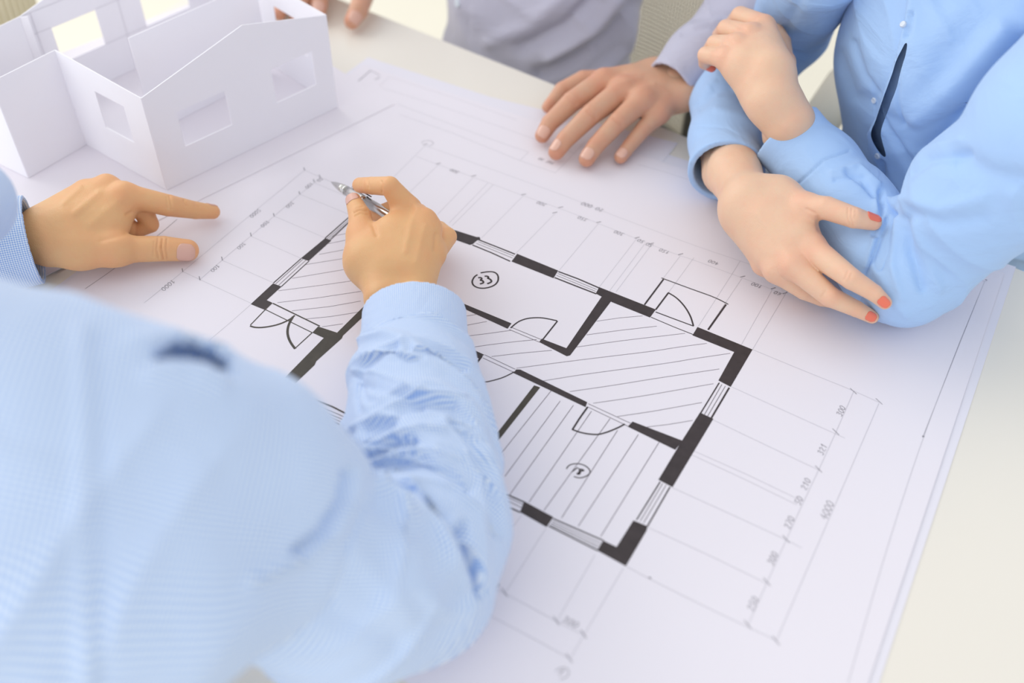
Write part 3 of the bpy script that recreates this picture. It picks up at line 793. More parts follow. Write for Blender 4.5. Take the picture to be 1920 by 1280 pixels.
# ---- the hand flat on the sheets (far man, left hand)
H_FLAT = dict(
 palm=[((1262,140,.045,30),(1228,142,.04,30)), ((1282,180,.042,26),(1254,186,.038,26)), ((1228,142,.04,30),(1134,153,.045,24)), ((1240,155,.042,32),(1170,168,.048,25)), ((1246,170,.042,30),(1204,188,.046,24)),
       ((1254,186,.038,26),(1236,211,.036,20)), ((1262,140,.045,30),(1282,180,.042,26)), ((1228,142,.036,26),(1180,146,.032,24)), ((1190,160,.04,28),(1225,185,.038,24))],
 fingers=dict(
  index=[(1131,154,.044,24),(1073,190,.036,19.5),(1031,231,.021,16.5),(1017,254,.013,14)],
  middle=[(1168,169,.047,24),(1109,214,.038,20),(1060,262,.021,17),(1043,285,.013,15)],
  ring=[(1204,188,.045,23),(1159,228,.036,18.5),(1117,273,.02,16.5),(1100,298,.013,15)],
  little=[(1236,212,.034,20),(1208,240,.026,15.5),(1181,272,.016,13.5),(1164,294,.011,12.5)],
  thumb=[(1150,150,.026,20),(1094,150,.027,18),(1055,169,.02,16),(1027,201,.012,11)]),
 strokes=[([(1064,182),(1080,196)],2.0,-.45),([(1068,179),(1083,193)],1.6,-.3),([(1101,208),(1117,222)],2.0,-.45),([(1105,205),(1120,218)],1.6,-.3),([(1150,222),(1166,236)],2.0,-.45),
          ([(1146,160),(1200,146)],5,.3),([(1180,172),(1225,158)],5,.3)], fk=.006, flush=1.3)
# ---- the woman's upper hand (left), resting on her other sleeve
H_UP = dict(
 palm=[((1478,228,.105,49),(1448,186,.120,49)), ((1448,186,.120,49),(1440,140,.135,44)), ((1450,130,.14,38),(1434,54,.150,22)), ((1440,140,.135,40),(1408,66,.150,22)), ((1430,150,.13,40),(1382,84,.146,21)),
       ((1420,165,.122,38),(1358,108,.138,20)), ((1450,150,.125,38),(1468,120,.122,24)), ((1420,110,.14,34),(1395,120,.138,34))],
 fingers=dict(
  index=[(1430,48,.152,21),(1388,31,.142,18.5),(1376,42,.115,15),(1386,60,.10,12)],
  middle=[(1405,66,.152,21),(1362,54,.138,17.5),(1350,66,.112,14.5),(1360,84,.10,12)],
  ring=[(1382,86,.147,21),(1341,82,.133,16.5),(1330,95,.108,13.5),(1342,110,.098,11)],
  little=[(1360,109,.139,19),(1324,103,.127,16),(1322,118,.105,12),(1334,126,.100,9.5)],
  thumb=[(1468,115,.122,20),(1466,80,.126,17),(1450,46,.128,13),(1438,28,.130,9.5)]),
 strokes=[([(1370,42),(1396,54)],4,-.25),([(1348,68),(1372,78)],4,-.25),([(1328,90),(1350,98)],4,-.25)], fk=.005, pk=.010, flush=1.1)
# ---- the woman's lower hand (right), folded over her forearm
H_LOW = dict(
 palm=[((1366,262,.048,40),(1376,325,.052,46)), ((1376,325,.052,46),(1408,388,.062,50)), ((1408,388,.062,50),(1522,466,.066,27)), ((1408,392,.060,48),(1488,496,.058,26)), ((1400,400,.056,42),(1456,505,.046,23)),
       ((1395,400,.050,34),(1432,494,.034,20)), ((1408,375,.064,44),(1460,372,.072,38)), ((1460,372,.072,38),(1512,388,.086,26)), ((1450,410,.066,44),(1496,440,.068,36))],
 fingers=dict(
  index=[(1524,468,.068,26),(1597,523,.074,20),(1639,549,.068,16),(1659,567,.060,13)],
  middle=[(1488,498,.058,25),(1556,556,.050,19.5),(1606,579,.040,15.5),(1635,594,.030,12.5)],
  ring=[(1456,507,.046,23),(1508,545,.030,17),(1540,561,.020,13),(1556,566,.015,11)],
  little=[(1432,496,.034,19),(1478,530,.018,14),(1500,546,.013,12),(1516,555,.011,10)],
  thumb=[(1512,388,.087,25),(1550,390,.098,22),(1602,408,.102,20),(1638,417,.098,15)]),
 strokes=[([(1590,391),(1588,408),(1592,422)],1.6,-.4),([(1597,391),(1595,408),(1599,424)],1.6,-.4),([(1604,393),(1603,408)],1.4,-.25),
          ([(1590,508),(1582,524)],1.8,-.45),([(1597,512),(1589,528)],1.6,-.35),([(1548,545),(1540,556)],1.8,-.35),
          ([(1532,408),(1536,430)],4,-.6),([(1528,400),(1512,392)],3,-.4),([(1480,480),(1420,400)],8,.25)], fk=.006, pk=.012, flush=1.15)
# ---- fingertips of the far man's other hand
H_FAR = dict(
 palm=[((640,-110,.03,34),(640,-70,.03,34)), ((640,-70,.03,34),(610,-60,.03,28)), ((640,-70,.03,34),(575,-50,.03,22))],
 fingers=dict(
  index=[(606,-58,.032,22),(600,-22,.03,18),(598,8,.018,16),(597,24,.013,13.5)],
  middle=[(580,-52,.03,21),(568,-12,.028,17),(560,14,.017,15),(556,28,.012,13)],
  ring=[(560,-48,.028,20),(540,-8,.024,16),(528,14,.016,14),(524,26,.012,12)],
  little=[(545,-48,.026,18),(516,-12,.02,14),(504,2,.014,12),(500,12,.011,10.5)],
  thumb=[(668,-80,.03,28),(690,-30,.027,20),(672,20,.020,18),(660,40,.014,14.5)]),
 strokes=[([(672,-4),(700,2)],2,-.3)], flush=1.2)

def head(center, face, scale=1.0):
    """Skull, jaw, nose, ears, lips and eye sockets merged into one surface; returns skin and hair meshes."""
    f = unit(face); up = np.array([0, 0, 1.0]); s_ = np.cross(f, up); c = np.array(center); k = scale
    def at(a, b, d): return c + f * a * k + s_ * b * k + up * d * k
    F = Field(0.003)
    F.cone((at(-.02, 0, .03), .092 * k), (at(.01, 0, .03), .088 * k), .02, (s_, .84))
    F.cone((at(.035, 0, -.02), .062 * k), (at(.052, 0, -.085), .034 * k), .03, (s_, 1.0))
    F.cone((at(.0, 0, -.04), .06 * k), (at(-.015, 0, -.15), .056 * k), .02)
    F.cone((at(.088, 0, .012), .009 * k), (at(.108, 0, -.022), .013 * k), .010)
    for b in (-1, 1):
        F.cone((at(-.005, b * .078, .015), .018 * k), (at(-.01, b * .08, -.015), .012 * k), .006, (s_, .45))
        F.cone((at(.070, b * .034, .022), .010 * k), (at(.070, b * .020, .020), .008 * k), .006)
    F.cone((at(.080, -.018, -.052), .008 * k), (at(.080, .018, -.052), .008 * k), .008)
    F.cone((at(.080, -.014, -.063), .008 * k), (at(.080, .014, -.063), .008 * k), .008)
    v, q = F.mesh()
    G = Field(0.004)
    G.cone((at(-.03, 0, .04), .098 * k), (at(-.005, 0, .05), .093 * k), .02, (s_, .86))
    G.plane(at(.045, 0, .02), f * 0.9 - up * 0.55, at(0, 0, 0) - .3, at(0, 0, 0) + .3)
    hv, hq = G.mesh()
    return v, q, hv, hq


# ------------------------------------------------------------------ the near man in the checked shirt
def person(name_label, loc):
    return tag(empty('person', loc), name_label, 'person')
def obox(c, r): c = np.array(c); return c - r, c + r

man1 = person('man in a fine blue checked shirt at lower left, pointing and holding a pen', (-0.45, -0.05, 0.45))
v1, q1, a1, f1 = hand(H_POINT); v2, q2, a2, f2 = hand(H_PEN)
RARM = [B(777,578,.040,60), B(777,700,.045,70), B(800,880,.05,90), B(790,1040,.07,100), B(500,950,.17,130), B(200,880,.26,160)]
LARM = [B(60,448,.04,40), B(-160,500,.045,70), B(-330,540,.055,90), B(-200,440,.17,80), B(-170,420,.235,80)]
core = Field(0.004)
core.chain([(c, r * .9) for c, r in RARM], .02).chain([(c, r * .8) for c, r in LARM], .02)
core.chain([(Wp(-.35, .10, .22), .06), B(-330,560,.22,140)], .03)
core.chain([(Wp(-.45, .13, .18), .10), (Wp(-.47, .02, -.05), .11), (Wp(-.48, -.06, -.25), .12)], .04)
core.chain([(Wp(-.50, .10, .22), .06), (Wp(-.56, .12, .38), .055)], .02)
cv, cq = core.mesh()
hv, hq, hrv, hrq = head(Wp(-.59, .14, .50), (0.62, 0.62, -0.35))
bv, bq, ba = merge([(v1, q1, a1), (v2, q2, a2), (cv, cq, np.zeros(len(cv))), (hv, hq, np.zeros(len(hv)))])
to_obj('body', bv, bq, M_SKIN1, man1, ('flush', ba))
to_obj('hair', hrv, hrq, M_HAIR, man1)
nails(f1, dict(thumb=(356,471), index=(403,389)), M_NAIL, man1)
nails(f2, dict(thumb=(659,372)), M_NAIL, man1)

# right sleeve: cuff, then forearm, elbow and upper arm
ZN = (np.array([0, 0, 1.0]), 0.82)
cuffA = B(777,588,.042,97); cuffB = B(777,690,.045,104)
axis = unit(cuffA[0] - cuffB[0])
CF = Field(0.0016)
CF.cone((cuffA[0] + axis * .03, cuffA[1]), cuffB, .004, ZN)
CF.cone((cuffA[0] + axis * .08, cuffA[1] - .0022), (cuffA[0] - axis * .03, cuffA[1] - .0026), .004, ZN, sub=True)
lo, hi = obox(cuffA[0] + axis * .05, .14); CF.plane(cuffA[0], axis, lo, hi)
lo, hi = obox(cuffB[0] - axis * .045, .14); CF.plane(cuffB[0] + axis * .009, -axis, lo, hi)
v, q = CF.mesh(); v = relax(v, q, 1)
CH = [cuffA, cuffB, B(790,840,.055,130), B(800,1040,.075,140)]
v = sculpt(v, q, [([(680,632),(730,622),(800,620),(885,655)],2.5,-.5), ([(680,552),(742,520),(800,527),(860,556)],3,.3)])
to_obj('cuff', v, q, M_CHECK, man1, ('weave', weave(v, CH)))
SL = Field(0.0014)
SL.chain([B(777,665,.045,98), B(776,745,.050,111), B(784,820,.054,126), B(794,920,.058,139), B(790,1010,.065,138), B(756,1072,.078,146), B(640,1080,.115,183), B(480,1010,.15,215)], .02, None)
SL.chain([B(776,690,.045,100), B(814,1000,.055,110), B(786,1108,.055,106), B(640,1120,.09,160)], .02)
lo, hi = obox(cuffA[0] + axis * .02, .12); SL.plane(cuffB[0] + axis * .0125, axis, lo, hi)
v, q = SL.mesh(); v = relax(v, q, 2)
CH2 = [B(777,640,.045,98), B(784,820,.054,126), B(800,1010,.065,146), B(640,1080,.115,185), B(480,1010,.15,215)]
v = folds(v, q, CH2, .006, 1.2, 1.4, 3.0)
S1 = [
      ([(672,705),(690,682),(715,662),(742,650)],8,-3.6), ([(676,664),(720,648),(752,636)],5,2.2,1), ([(752,640),(745,660),(768,664),(790,672)],4,2.4,1),
      ([(765,650),(800,655),(840,668),(872,690)],8,-3.8), ([(755,632),(800,636),(850,656),(884,680)],5,2.4,1), ([(740,664),(765,676),(792,670)],5,-2.2),
      ([(668,700),(665,694),(700,698),(760,722),(800,736),(870,742)],6,3.6,1), ([(680,722),(730,735),(790,756),(850,760)],9,-2.6),
      ([(672,712),(676,730),(690,752),(700,748)],6,-2.4), ([(708,712),(700,735),(684,760)],5,2.4,1), ([(669,720),(668,745),(672,770)],4,-3),
      ([(662,800),(700,782),(745,752),(790,730)],6,3.6,1), ([(690,805),(730,790),(760,768),(790,760)],8,-3.2),
      ([(750,758),(800,748),(850,762),(890,800)],10,-3.0), ([(780,735),(840,742),(880,760),(905,800)],7,2.6,1),
      ([(655,862),(690,838),(740,812),(790,800),(830,805)],6,4.4,1), ([(664,866),(705,850),(745,832),(775,828)],7,-5), ([(668,838),(700,812),(735,795)],6,-3.6),
      ([(655,868),(710,862),(760,845),(810,845),(860,862),(900,905)],6,4.0,1), ([(690,880),(740,872),(790,868),(840,885),(880,915)],10,-5.2),
      ([(850,790),(885,830),(912,890),(928,950),(935,1000)],11,-5.0), ([(880,760),(908,810),(928,870),(940,940)],9,2.8,1), ([(835,790),(868,835),(893,890),(908,960)],9,3.4,1),
      ([(665,872),(720,892),(790,902),(850,915),(890,950)],6,4.0,1), ([(735,900),(790,925),(840,965),(868,1010),(884,1060)],9,-7.5), ([(715,905),(780,945),(825,990),(850,1040),(868,1090)],14,4.5),
      ([(898,960),(908,1030),(906,1090)],9,3.0,1), ([(868,985),(886,1045),(903,1112)],8,-14),
      ([(690,925),(725,960),(780,1000)],18,-3.0), ([(640,1000),(700,1080),(760,1150)],26,2.4), ([(560,1090),(640,1160),(740,1200)],26,-2.8), ([(800,1120),(840,1150),(880,1140)],16,2.5)]
v = sculpt(v, q, S1)
to_obj('sleeve', v, q, M_CHECK, man1, ('weave', weave(v, CH2)))
# upper arm, shoulders and body of the shirt
SH = Field(0.0024)
SH.chain([B(545,935,.165,150), B(430,905,.195,210), B(250,880,.225,262), B(40,850,.25,290), B(-220,760,.27,280)], .02)
SH.chain([B(560,965,.15,125), B(470,1020,.165,180), B(250,1080,.2,255), B(40,1100,.22,300)], .02)
SH.chain([B(-220,760,.27,270), B(-330,560,.23,190)], .03)
SH.chain([(Wp(-.43, .12, .17), .125), (Wp(-.46, .01, -.02), .13), (Wp(-.47, -.06, -.22), .135)], .04)
SH.cone((Wp(-.49, .09, .24), .07), (Wp(-.535, .11, .31), .062), .03)
SH.vox = 0.006; v, q = SH.mesh(); SH.vox = 0.0024
def surf(v, x, y):
    u, w, d = PX(v); m = np.hypot(u - x, w - y) < 30
    return v[m][np.argmin(d[m])]
fold_px = [(266, 692, 2), (292, 674, 4.5), (325, 663, 7), (362, 664, 7.5), (396, 676, 7), (424, 694, 5), (442, 710, 2)]
fp = []
for x, y, r in fold_px:
    p = surf(v, x, y); dd_ = PX(p)[2]; ray = unit(M3 @ np.array([x - 960.0, y - 640.0, FPX]))
    fp.append((CAMP + ray * (dd_ / (ray @ M3[:, 2])), r / 1000.0, ray))
for off in (0.0, .012, .024, .036):
    SH.chain([(p + ray * off, r) for p, r, ray in fp], .004, sub=True)
v, q = SH.mesh(); v = relax(v, q, 2)
CH3 = [B(560,945,.16,140), B(250,880,.23,270), B(-220,760,.27,280)]
v = folds(v, q, CH3, .004, .55, .8, 5.0)
S2 = [([(285,700),(350,690),(410,715)],22,3.0), ([(250,640),(330,625),(400,650)],16,2.0),
      ([(150,620),(155,800),(150,1000),(160,1280)],16,1.8), ([(190,640),(195,900),(195,1280)],14,-1.6),
      ([(668,880),(664,930),(630,995),(570,1048),(470,1095)],10,4), ([(652,890),(645,935),(605,1000),(560,1035)],9,-8)]
v = sculpt(v, q, S2)
to_obj('shirt', v, q, M_CHECK, man1, ('weave', weave(v, CH3)))
# left sleeve and its cuff
LS = Field(0.0022)
cL = B(64,449,.042,80); cL2 = B(-60,470,.044,92); ax = unit(cL[0] - cL2[0])
LS.chain([(cL[0] + ax * .03, cL[1]), cL2, B(-200,500,.05,110), B(-330,540,.058,112)], .01)
LS.cone((cL[0] + ax * .06, cL[1] - .0022), (cL[0] - ax * .03, cL[1] - .003), .004, sub=True)
lo, hi = obox(cL[0] + ax * .06, .10); LS.plane(cL[0], ax, lo, hi)
v, q = LS.mesh(); v = relax(v, q, 1)
CH4 = [cL, cL2, B(-200,500,.05,110), B(-330,540,.058,112)]
v = sculpt(v, q, [([(30,385),(70,418),(105,470),(125,510)],2.5,-.4)])
to_obj('sleeve', v, q, M_CHECK, man1, ('weave', weave(v, CH4)))
LU1 = Field(0.003)
CH4b = [B(-330,540,.058,108), B(-230,450,.13,105), B(-66,380,.20,84), B(-170,400,.24,120)]
LU1.chain(CH4b, .01)
v, q = LU1.mesh(); v = relax(v, q, 1)
to_obj('sleeve', v, q, M_CHECK, man1, ('weave', weave(v, CH4b[:2] + [CH4b[2]])))

# ------------------------------------------------------------------ the pen in his hand
p0 = P(621,341,.030); p1 = P(714,394,.050); dP = unit(p1 - p0)
penr = tag(empty('ballpoint_pen', p0), 'silver metal ballpoint pen held over the drawing in the right hand', 'pen')
def pp(mm): return p0 + dP * mm / 1000.0
MB().tube([pp(0), pp(1.2), pp(3), pp(8), pp(14), pp(20), pp(27)], [.0003, .0006, .0012, .0024, .0034, .0041, .0045], 24).build('tip', M_SILVER, penr, True)
MB().tube([pp(27.2), pp(28), pp(29.2), pp(30)], [.0047, .0050, .0050, .0047], 24).build('ring', M_CHROME, penr, True)
MB().tube([pp(30), pp(40), pp(60), pp(63)], [.0046, .0049, .0049, .0049], 24).build('barrel', M_SILVER, penr, True)
MB().tube([pp(63), pp(63.8), pp(65)], [.0052, .0053, .0052], 24).build('ring', M_CHROME, penr, True)
MB().tube([pp(65), pp(100), pp(128), pp(131)], [.0049, .0048, .0042, .0036], 24).build('barrel', M_SILVER, penr, True)
side = unit(np.cross(dP, [0, 0, 1.0])); upP = np.cross(side, dP)
if (side @ M3[:, 1]) > 0: side = -side
cl = unit(side * .8 + upP * .7)
MB().box(pp(52) + cl * .0066, .030, .0032, .0012, (dP, np.cross(cl, dP), cl)).build('clip', M_DARKM, penr)
MB().box(pp(37.5) + cl * .0056, .003, .0036, .003, (dP, np.cross(cl, dP), cl)).build('clip_end', M_CHROME, penr)

# ------------------------------------------------------------------ the far man in the grey shirt
man2 = person('man in a lavender grey shirt on the far side, one hand flat on the sheets', (-0.52, 1.15, 0.45))
v1, q1, a1, f1 = hand(H_FLAT); v2, q2, a2, f2 = hand(H_FAR)
core = Field(0.004)
core.chain([B(1262,160,.044,34), B(1380,60,.07,48), B(1440,0,.11,50), (Wp(-.37, 1.15, .25), .040)], .02)
core.chain([B(640,-100,.03,30), B(660,-220,.06,40), (Wp(-.98, 1.2, .10), .04), (Wp(-.76, 1.22, .28), .045)], .02)
core.chain([(Wp(-.45, 1.16, .26), .045), (Wp(-.70, 1.19, .26), .05)], .03)
core.chain([(Wp(-.58, 1.16, .2), .065), (Wp(-.58, 1.14, -.1), .065), (Wp(-.58, 1.14, -.27), .075)], .03)
core.chain([(Wp(-.57, 1.17, .28), .055), (Wp(-.57, 1.14, .42), .052)], .02)
cv, cq = core.mesh()
hv, hq, hrv, hrq = head(Wp(-.57, 1.12, .53), (0.15, -0.9, -0.4))
bv, bq, ba = merge([(v1, q1, a1), (v2, q2, a2), (cv, cq, np.zeros(len(cv))), (hv, hq, np.zeros(len(hv)))])
to_obj('body', bv, bq, M_SKIN2, man2, ('flush', ba))
to_obj('hair', hrv, hrq, M_HAIR, man2)
nails(f1, dict(index=(1019,247), middle=(1044,277), ring=(1101,291), little=(1162,293)), M_NAIL2, man2)
nails(f2, dict(thumb=(664,36), index=(597,16)), M_NAIL2, man2)
TS = Field(0.0035)
def yd(x, y, h, r): return (Wp(x, y, h), r)
TS.chain([yd(-.60,1.135,.24,.105), yd(-.60,1.115,.05,.108), yd(-.60,1.10,-.12,.112), yd(-.60,1.10,-.26,.12)], .03)
TS.chain([yd(-.54,1.13,.24,.092), yd(-.545,1.11,.05,.090), yd(-.545,1.095,-.12,.093), yd(-.54,1.09,-.26,.10)], .03)
TS.chain([yd(-.42,1.16,.27,.06), yd(-.73,1.19,.26,.07)], .04)
TS.chain([yd(-.76,1.2,.25,.065), yd(-.96,1.19,.09,.055), B(660,-200,.06,62), B(648,-130,.035,50)], .01)
v, q = TS.mesh(); v = relax(v, q, 2)
CH5 = [yd(-.55,1.13,.3,.12), yd(-.55,1.1,-.26,.12)]
v = folds(v, q, CH5, .004, .6, .9, 2.0)
v = sculpt(v, q, [([(1190,0),(1150,60),(1080,110),(1010,140)],13,-10), ([(1160,0),(1110,60),(1030,110)],13,9), ([(1110,0),(1060,50),(980,90)],13,-9), ([(1050,0),(990,50),(920,80)],16,5), ([(1195,30),(1170,90),(1120,140)],10,8),
                  ([(1195,60),(1150,120),(1100,150)],12,3), ([(843,0),(845,60)],5,-1.0), ([(878,0),(880,70)],5,-.8), ([(1192,0),(1196,110)],10,-3)])
SHIRT2 = to_obj('shirt', v, q, M_GREY, man2, ('weave', weave(v, CH5)))
bp = P(858,5,.03)
SLV = Field(0.0024)
c2 = B(1256,160,.046,50); c2b = B(1310,108,.060,56); ax = unit(c2[0] - c2b[0])
SLV.chain([(c2[0] + ax * .03, c2[1] * .97), c2b, B(1380,48,.080,68), B(1440,-10,.11,82), (Wp(-.37, 1.15, .25), .062)], .02)
SLV.cone((c2[0] + ax * .06, c2[1] - .0022), (c2[0] - ax * .03, c2[1] - .003), .004, sub=True)
lo, hi = obox(c2[0] + ax * .06, .085); SLV.plane(c2[0], ax, lo, hi)
v, q = SLV.mesh(); v = relax(v, q, 1)
CH6 = [c2, c2b, B(1380,48,.080,62), B(1440,-10,.11,66), (Wp(-.37, 1.15, .25), .062)]
v = folds(v, q, CH6, .003, .8, 1.2, 7.0, lambda w, v: np.clip((w[:, 0] - .06) / .05, 0, 1))
v = sculpt(v, q, [([(1280,62),(1330,48),(1370,62)],6,-2.5), ([(1300,35),(1350,28),(1390,32)],7,-2), ([(1300,50),(1345,38)],7,2)])
to_obj('sleeve', v, q, M_GREY, man2, ('weave', weave(v, CH6)))

# ------------------------------------------------------------------ the woman in the plain blue shirt
wom = person('woman in a plain light blue shirt with crossed arms and coral nails at the right', (0.0, 1.05, 0.45))
v1, q1, a1, f1 = hand(H_UP); v2, q2, a2, f2 = hand(H_LOW)
RA = [B(1540,-60,.20,84), B(1476,52,.085,76), B(1408,128,.055,70), B(1370,190,.050,70), B(1361,262,.045,66), B(1362,322,.042,66)]
LA = [B(1474,250,.085,64), B(1535,318,.068,74), B(1596,398,.058,82), B(1655,478,.052,92), B(1700,520,.05,88)]
LU = [B(1700,520,.05,88), B(1752,462,.075,96), B(1842,362,.14,124), B(1990,230,.22,150), (Wp(.07, .95, .29), .06)]
core = Field(0.004)
core.chain([(c, r * .7) for c, r in RA], .02).chain([(c, r * .7) for c, r in LA], .02).chain([(c, r * .7) for c, r in LU], .02)
core.chain([(Wp(.05, .97, .27), .045), (Wp(-.2, 1.0, .28), .045)], .03).chain([(Wp(-.06, 1.04, .2), .055), (Wp(-.03, 1.08, -.1), .05), (Wp(-.03, 1.05, -.27), .1)], .03)
core.chain([(Wp(-.075, 1.0, .28), .045), (Wp(-.085, .985, .42), .043)], .02)
cv, cq = core.mesh()
hv, hq, hrv, hrq = head(Wp(-.09, .97, .52), (-0.3, -0.85, -0.4), .95)
bv, bq, ba = merge([(v1, q1, a1), (v2, q2, a2), (cv, cq, np.zeros(len(cv))), (hv, hq, np.zeros(len(hv)))])
to_obj('body', bv, bq, M_SKIN3, wom, ('flush', ba))
to_obj('hair', hrv, hrq, M_HAIR, wom)
nails(f2, dict(thumb=(1640,406,1.1), index=(1657,566,1.1), middle=(1632,593,1.1)), M_CORAL, wom, 1.25)
nails(f1, dict(thumb=(1435,22,1.2), little=(1333,128)), M_CORAL, wom, 1.3)
def sleeve_w(pts, name, strokes, foldamp, seed, vox=0.0016, inner=.0022, ext=None, cut=True):
    F = Field(vox); a, b = pts[0], pts[1]; ax = unit(a[0] - b[0])
    F.chain([(a[0] + ax * .03, a[1] * 1.02)] + pts, .012)
    for e in (ext or []): F.chain(e, .02)
    F.cone((a[0] + ax * .07, a[1] * 1.02 - inner), (a[0] - ax * .035, a[1] - inner * 1.6), .004, sub=True)
    lo, hi = obox(a[0] + ax * .06, .09); F.plane(a[0], ax, lo, hi)
    v, q = F.mesh(); v = relax(v, q, 1)
    v = folds(v, q, pts, foldamp, .8, 1.2, seed, lambda w, v: np.clip((w[:, 0] - .065) / .05, 0, 1))
    if strokes: v = sculpt(v, q, strokes)
    return to_obj(name, v, q, M_BLUE, wom, ('weave', weave(v, pts)))
sleeve_w(RA[::-1], 'sleeve', [([(1500,0),(1460,80),(1400,150)],10,-2), ([(1330,160),(1345,145),(1380,140)],8,2), ([(1310,200),(1340,170),(1370,165)],8,-3), ([(1300,235),(1360,240),(1420,270)],3,-.5), ([(1345,205),(1390,215),(1420,240)],8,1.5)], .0028, 4.0)
sleeve_w(LA, 'sleeve', [([(1496,345),(1545,300),(1592,283)],2.5,-1.6), ([(1590,322),(1618,332),(1640,368)],6,-4.5), ([(1560,322),(1610,310),(1648,345)],6,3.5,1), ([(1566,336),(1600,330),(1625,350)],5,-2.5),
     ([(1652,360),(1652,400),(1640,440)],6,-5), ([(1640,370),(1650,405),(1638,450),(1625,500)],6,4,1), ([(1664,408),(1645,460),(1624,515)],5,-5), ([(1690,410),(1665,480),(1640,530)],9,3)], .0032, 8.0,
     ext=None)
F = Field(0.0024)
F.chain(LU, .02)
F.chain([B(1700,525,.05,84), B(1668,430,.07,58)], .015)
v, q = F.mesh(); v = relax(v, q, 2)
v = folds(v, q, LU, .004, .6, .8, 1.5)
v = sculpt(v, q, [([(1650,372),(1664,392),(1680,400)],5,-7), ([(1652,362),(1672,378),(1690,372)],6,4,1), ([(1672,402),(1655,450),(1648,500)],6,-6), ([(1684,392),(1680,440),(1672,500),(1690,560)],8,4,1), ([(1696,410),(1706,470),(1730,540)],8,-4.5), ([(1716,420),(1735,480),(1760,540)],10,3),
                  ([(1700,372),(1760,392),(1840,372)],14,3), ([(1710,400),(1770,420),(1840,410)],14,-3), ([(1700,330),(1740,300),(1810,290)],10,-4), ([(1690,312),(1735,278),(1800,262)],8,3,1), ([(1640,500),(1670,560),(1700,590)],8,2), ([(1800,300),(1860,330),(1920,340)],22,-4)])
v = relax(v, q, 1)
to_obj('sleeve', v, q, M_BLUE, wom, ('weave', weave(v, LU)))
TW = Field(0.0018)
TW.chain([yd(-.120,.985,.27,.062), yd(-.102,1.01,.12,.072), yd(-.066,1.035,.0,.070), yd(-.038,1.05,-.10,.062), yd(-.02,1.06,-.26,.08)], .03)
TW.chain([yd(.02,.955,.26,.07), yd(.0,.975,.13,.085), yd(.01,1.0,.0,.08), yd(.02,1.04,-.12,.08), yd(.0,1.06,-.26,.10)], .05)
TW.chain([yd(-.06,.96,.15,.085), yd(-.035,1.0,.02,.085), yd(-.0,1.05,-.24,.09)], .05)
TW.chain([yd(.06,.965,.27,.055), yd(-.2,1.0,.28,.055)], .03)
v, q = TW.mesh(); v = relax(v, q, 2); v0, q0 = v.copy(), q.copy()
SLIT = [(1698,78),(1700,88),(1694,112),(1686,140),(1675,175),(1663,208),(1653,232),(1650,250),(1654,272),(1661,294),(1656,294),(1642,274),(1634,258),(1636,243),(1648,212),(1664,165),(1681,120),(1692,95)]
def cut_slit(v, q, poly):
    u, w, dd = PX(v); n = vnormals(v, q); fc = np.einsum('ij,ij->i', n, CAMP - v) > 0
    ins = np.zeros(len(v), bool); j = len(poly) - 1
    for i in range(len(poly)):
        (xi, yi), (xj, yj) = poly[i], poly[j]
        ins ^= ((yi > w) != (yj > w)) & (u < (xj - xi) * (w - yi) / (yj - yi + 1e-9) + xi); j = i
    bad = ins & fc
    q2 = q[~(bad[q].any(axis=1))]; used = np.unique(q[bad[q].any(axis=1)])
    e = np.vstack([q2[:, [0, 1]], q2[:, [1, 2]], q2[:, [2, 3]], q2[:, [3, 0]]]); es = np.sort(e, 1)
    un, c = np.unique(es, axis=0, return_counts=True); be = un[c == 1]; be = np.vstack([be, be[:, ::-1]])
    v = v.copy(); cnt = np.bincount(be[:, 0], minlength=len(v)); m = cnt > 0
    for _ in range(14):
        for k in range(3):
            av = np.bincount(be[:, 0], weights=v[be[:, 1], k], minlength=len(v))
            v[m, k] += 0.5 * (av[m] / cnt[m] - v[m, k])
    return v, q2, n
def under_layer(v, q, n, poly, depth):
    u, w, dd = PX(v); f = (np.einsum('ij,ij->i', n, CAMP - v) > 0) & (u > min(p[0] for p in poly) - 40) & (u < max(p[0] for p in poly) + 12) & (w > min(p[1] for p in poly) - 40) & (w < max(p[1] for p in poly) + 40)
    qq = q[f[q].all(axis=1)]; ids, inv = np.unique(qq, return_inverse=True)
    return v[ids] - n[ids] * depth, inv.reshape(qq.shape)
CH7 = [yd(-.06,1.0,.3,.1), yd(-.06,1.04,-.26,.1)]
v = folds(v, q, CH7, .0035, .5, .8, 6.0)
v = sculpt(v, q, [([(1714,30),(1709,70)],4,-4),
                  ([(1660,300),(1664,330),(1668,370)],6,-6),
                  ([(1600,80),(1620,140),(1645,175)],7,-3), ([(1570,100),(1600,180),(1635,190)],14,-3.5), ([(1695,110),(1694,180),(1700,230)],4,-2),
                  ([(1920,90),(1860,160),(1800,230),(1740,290)],24,-16), ([(1880,60),(1800,150),(1730,220)],26,9), ([(1660,215),(1690,270),(1720,330)],6,-4), ([(1675,215),(1720,240),(1790,225)],14,-3.5), ([(1800,20),(1740,100),(1720,180)],30,4)],
                  steps=[([(1652,400),(1655,340),(1650,305),(1636,275),(1634,245),(1650,215),(1670,150),(1688,95),(1703,40),(1707,-40)],60,8.0)])
v = relax(v, q, 2)
v, q, nn = cut_slit(v, q, SLIT)
uv_, uq = under_layer(v0, q0, vnormals(v0, q0), SLIT, .012)
to_obj('under_placket', relax(uv_, uq, 1), uq, M_BLUE, wom)
SHIRTW = to_obj('shirt', v, q, M_BLUE, wom, ('weave', weave(v, CH7)))

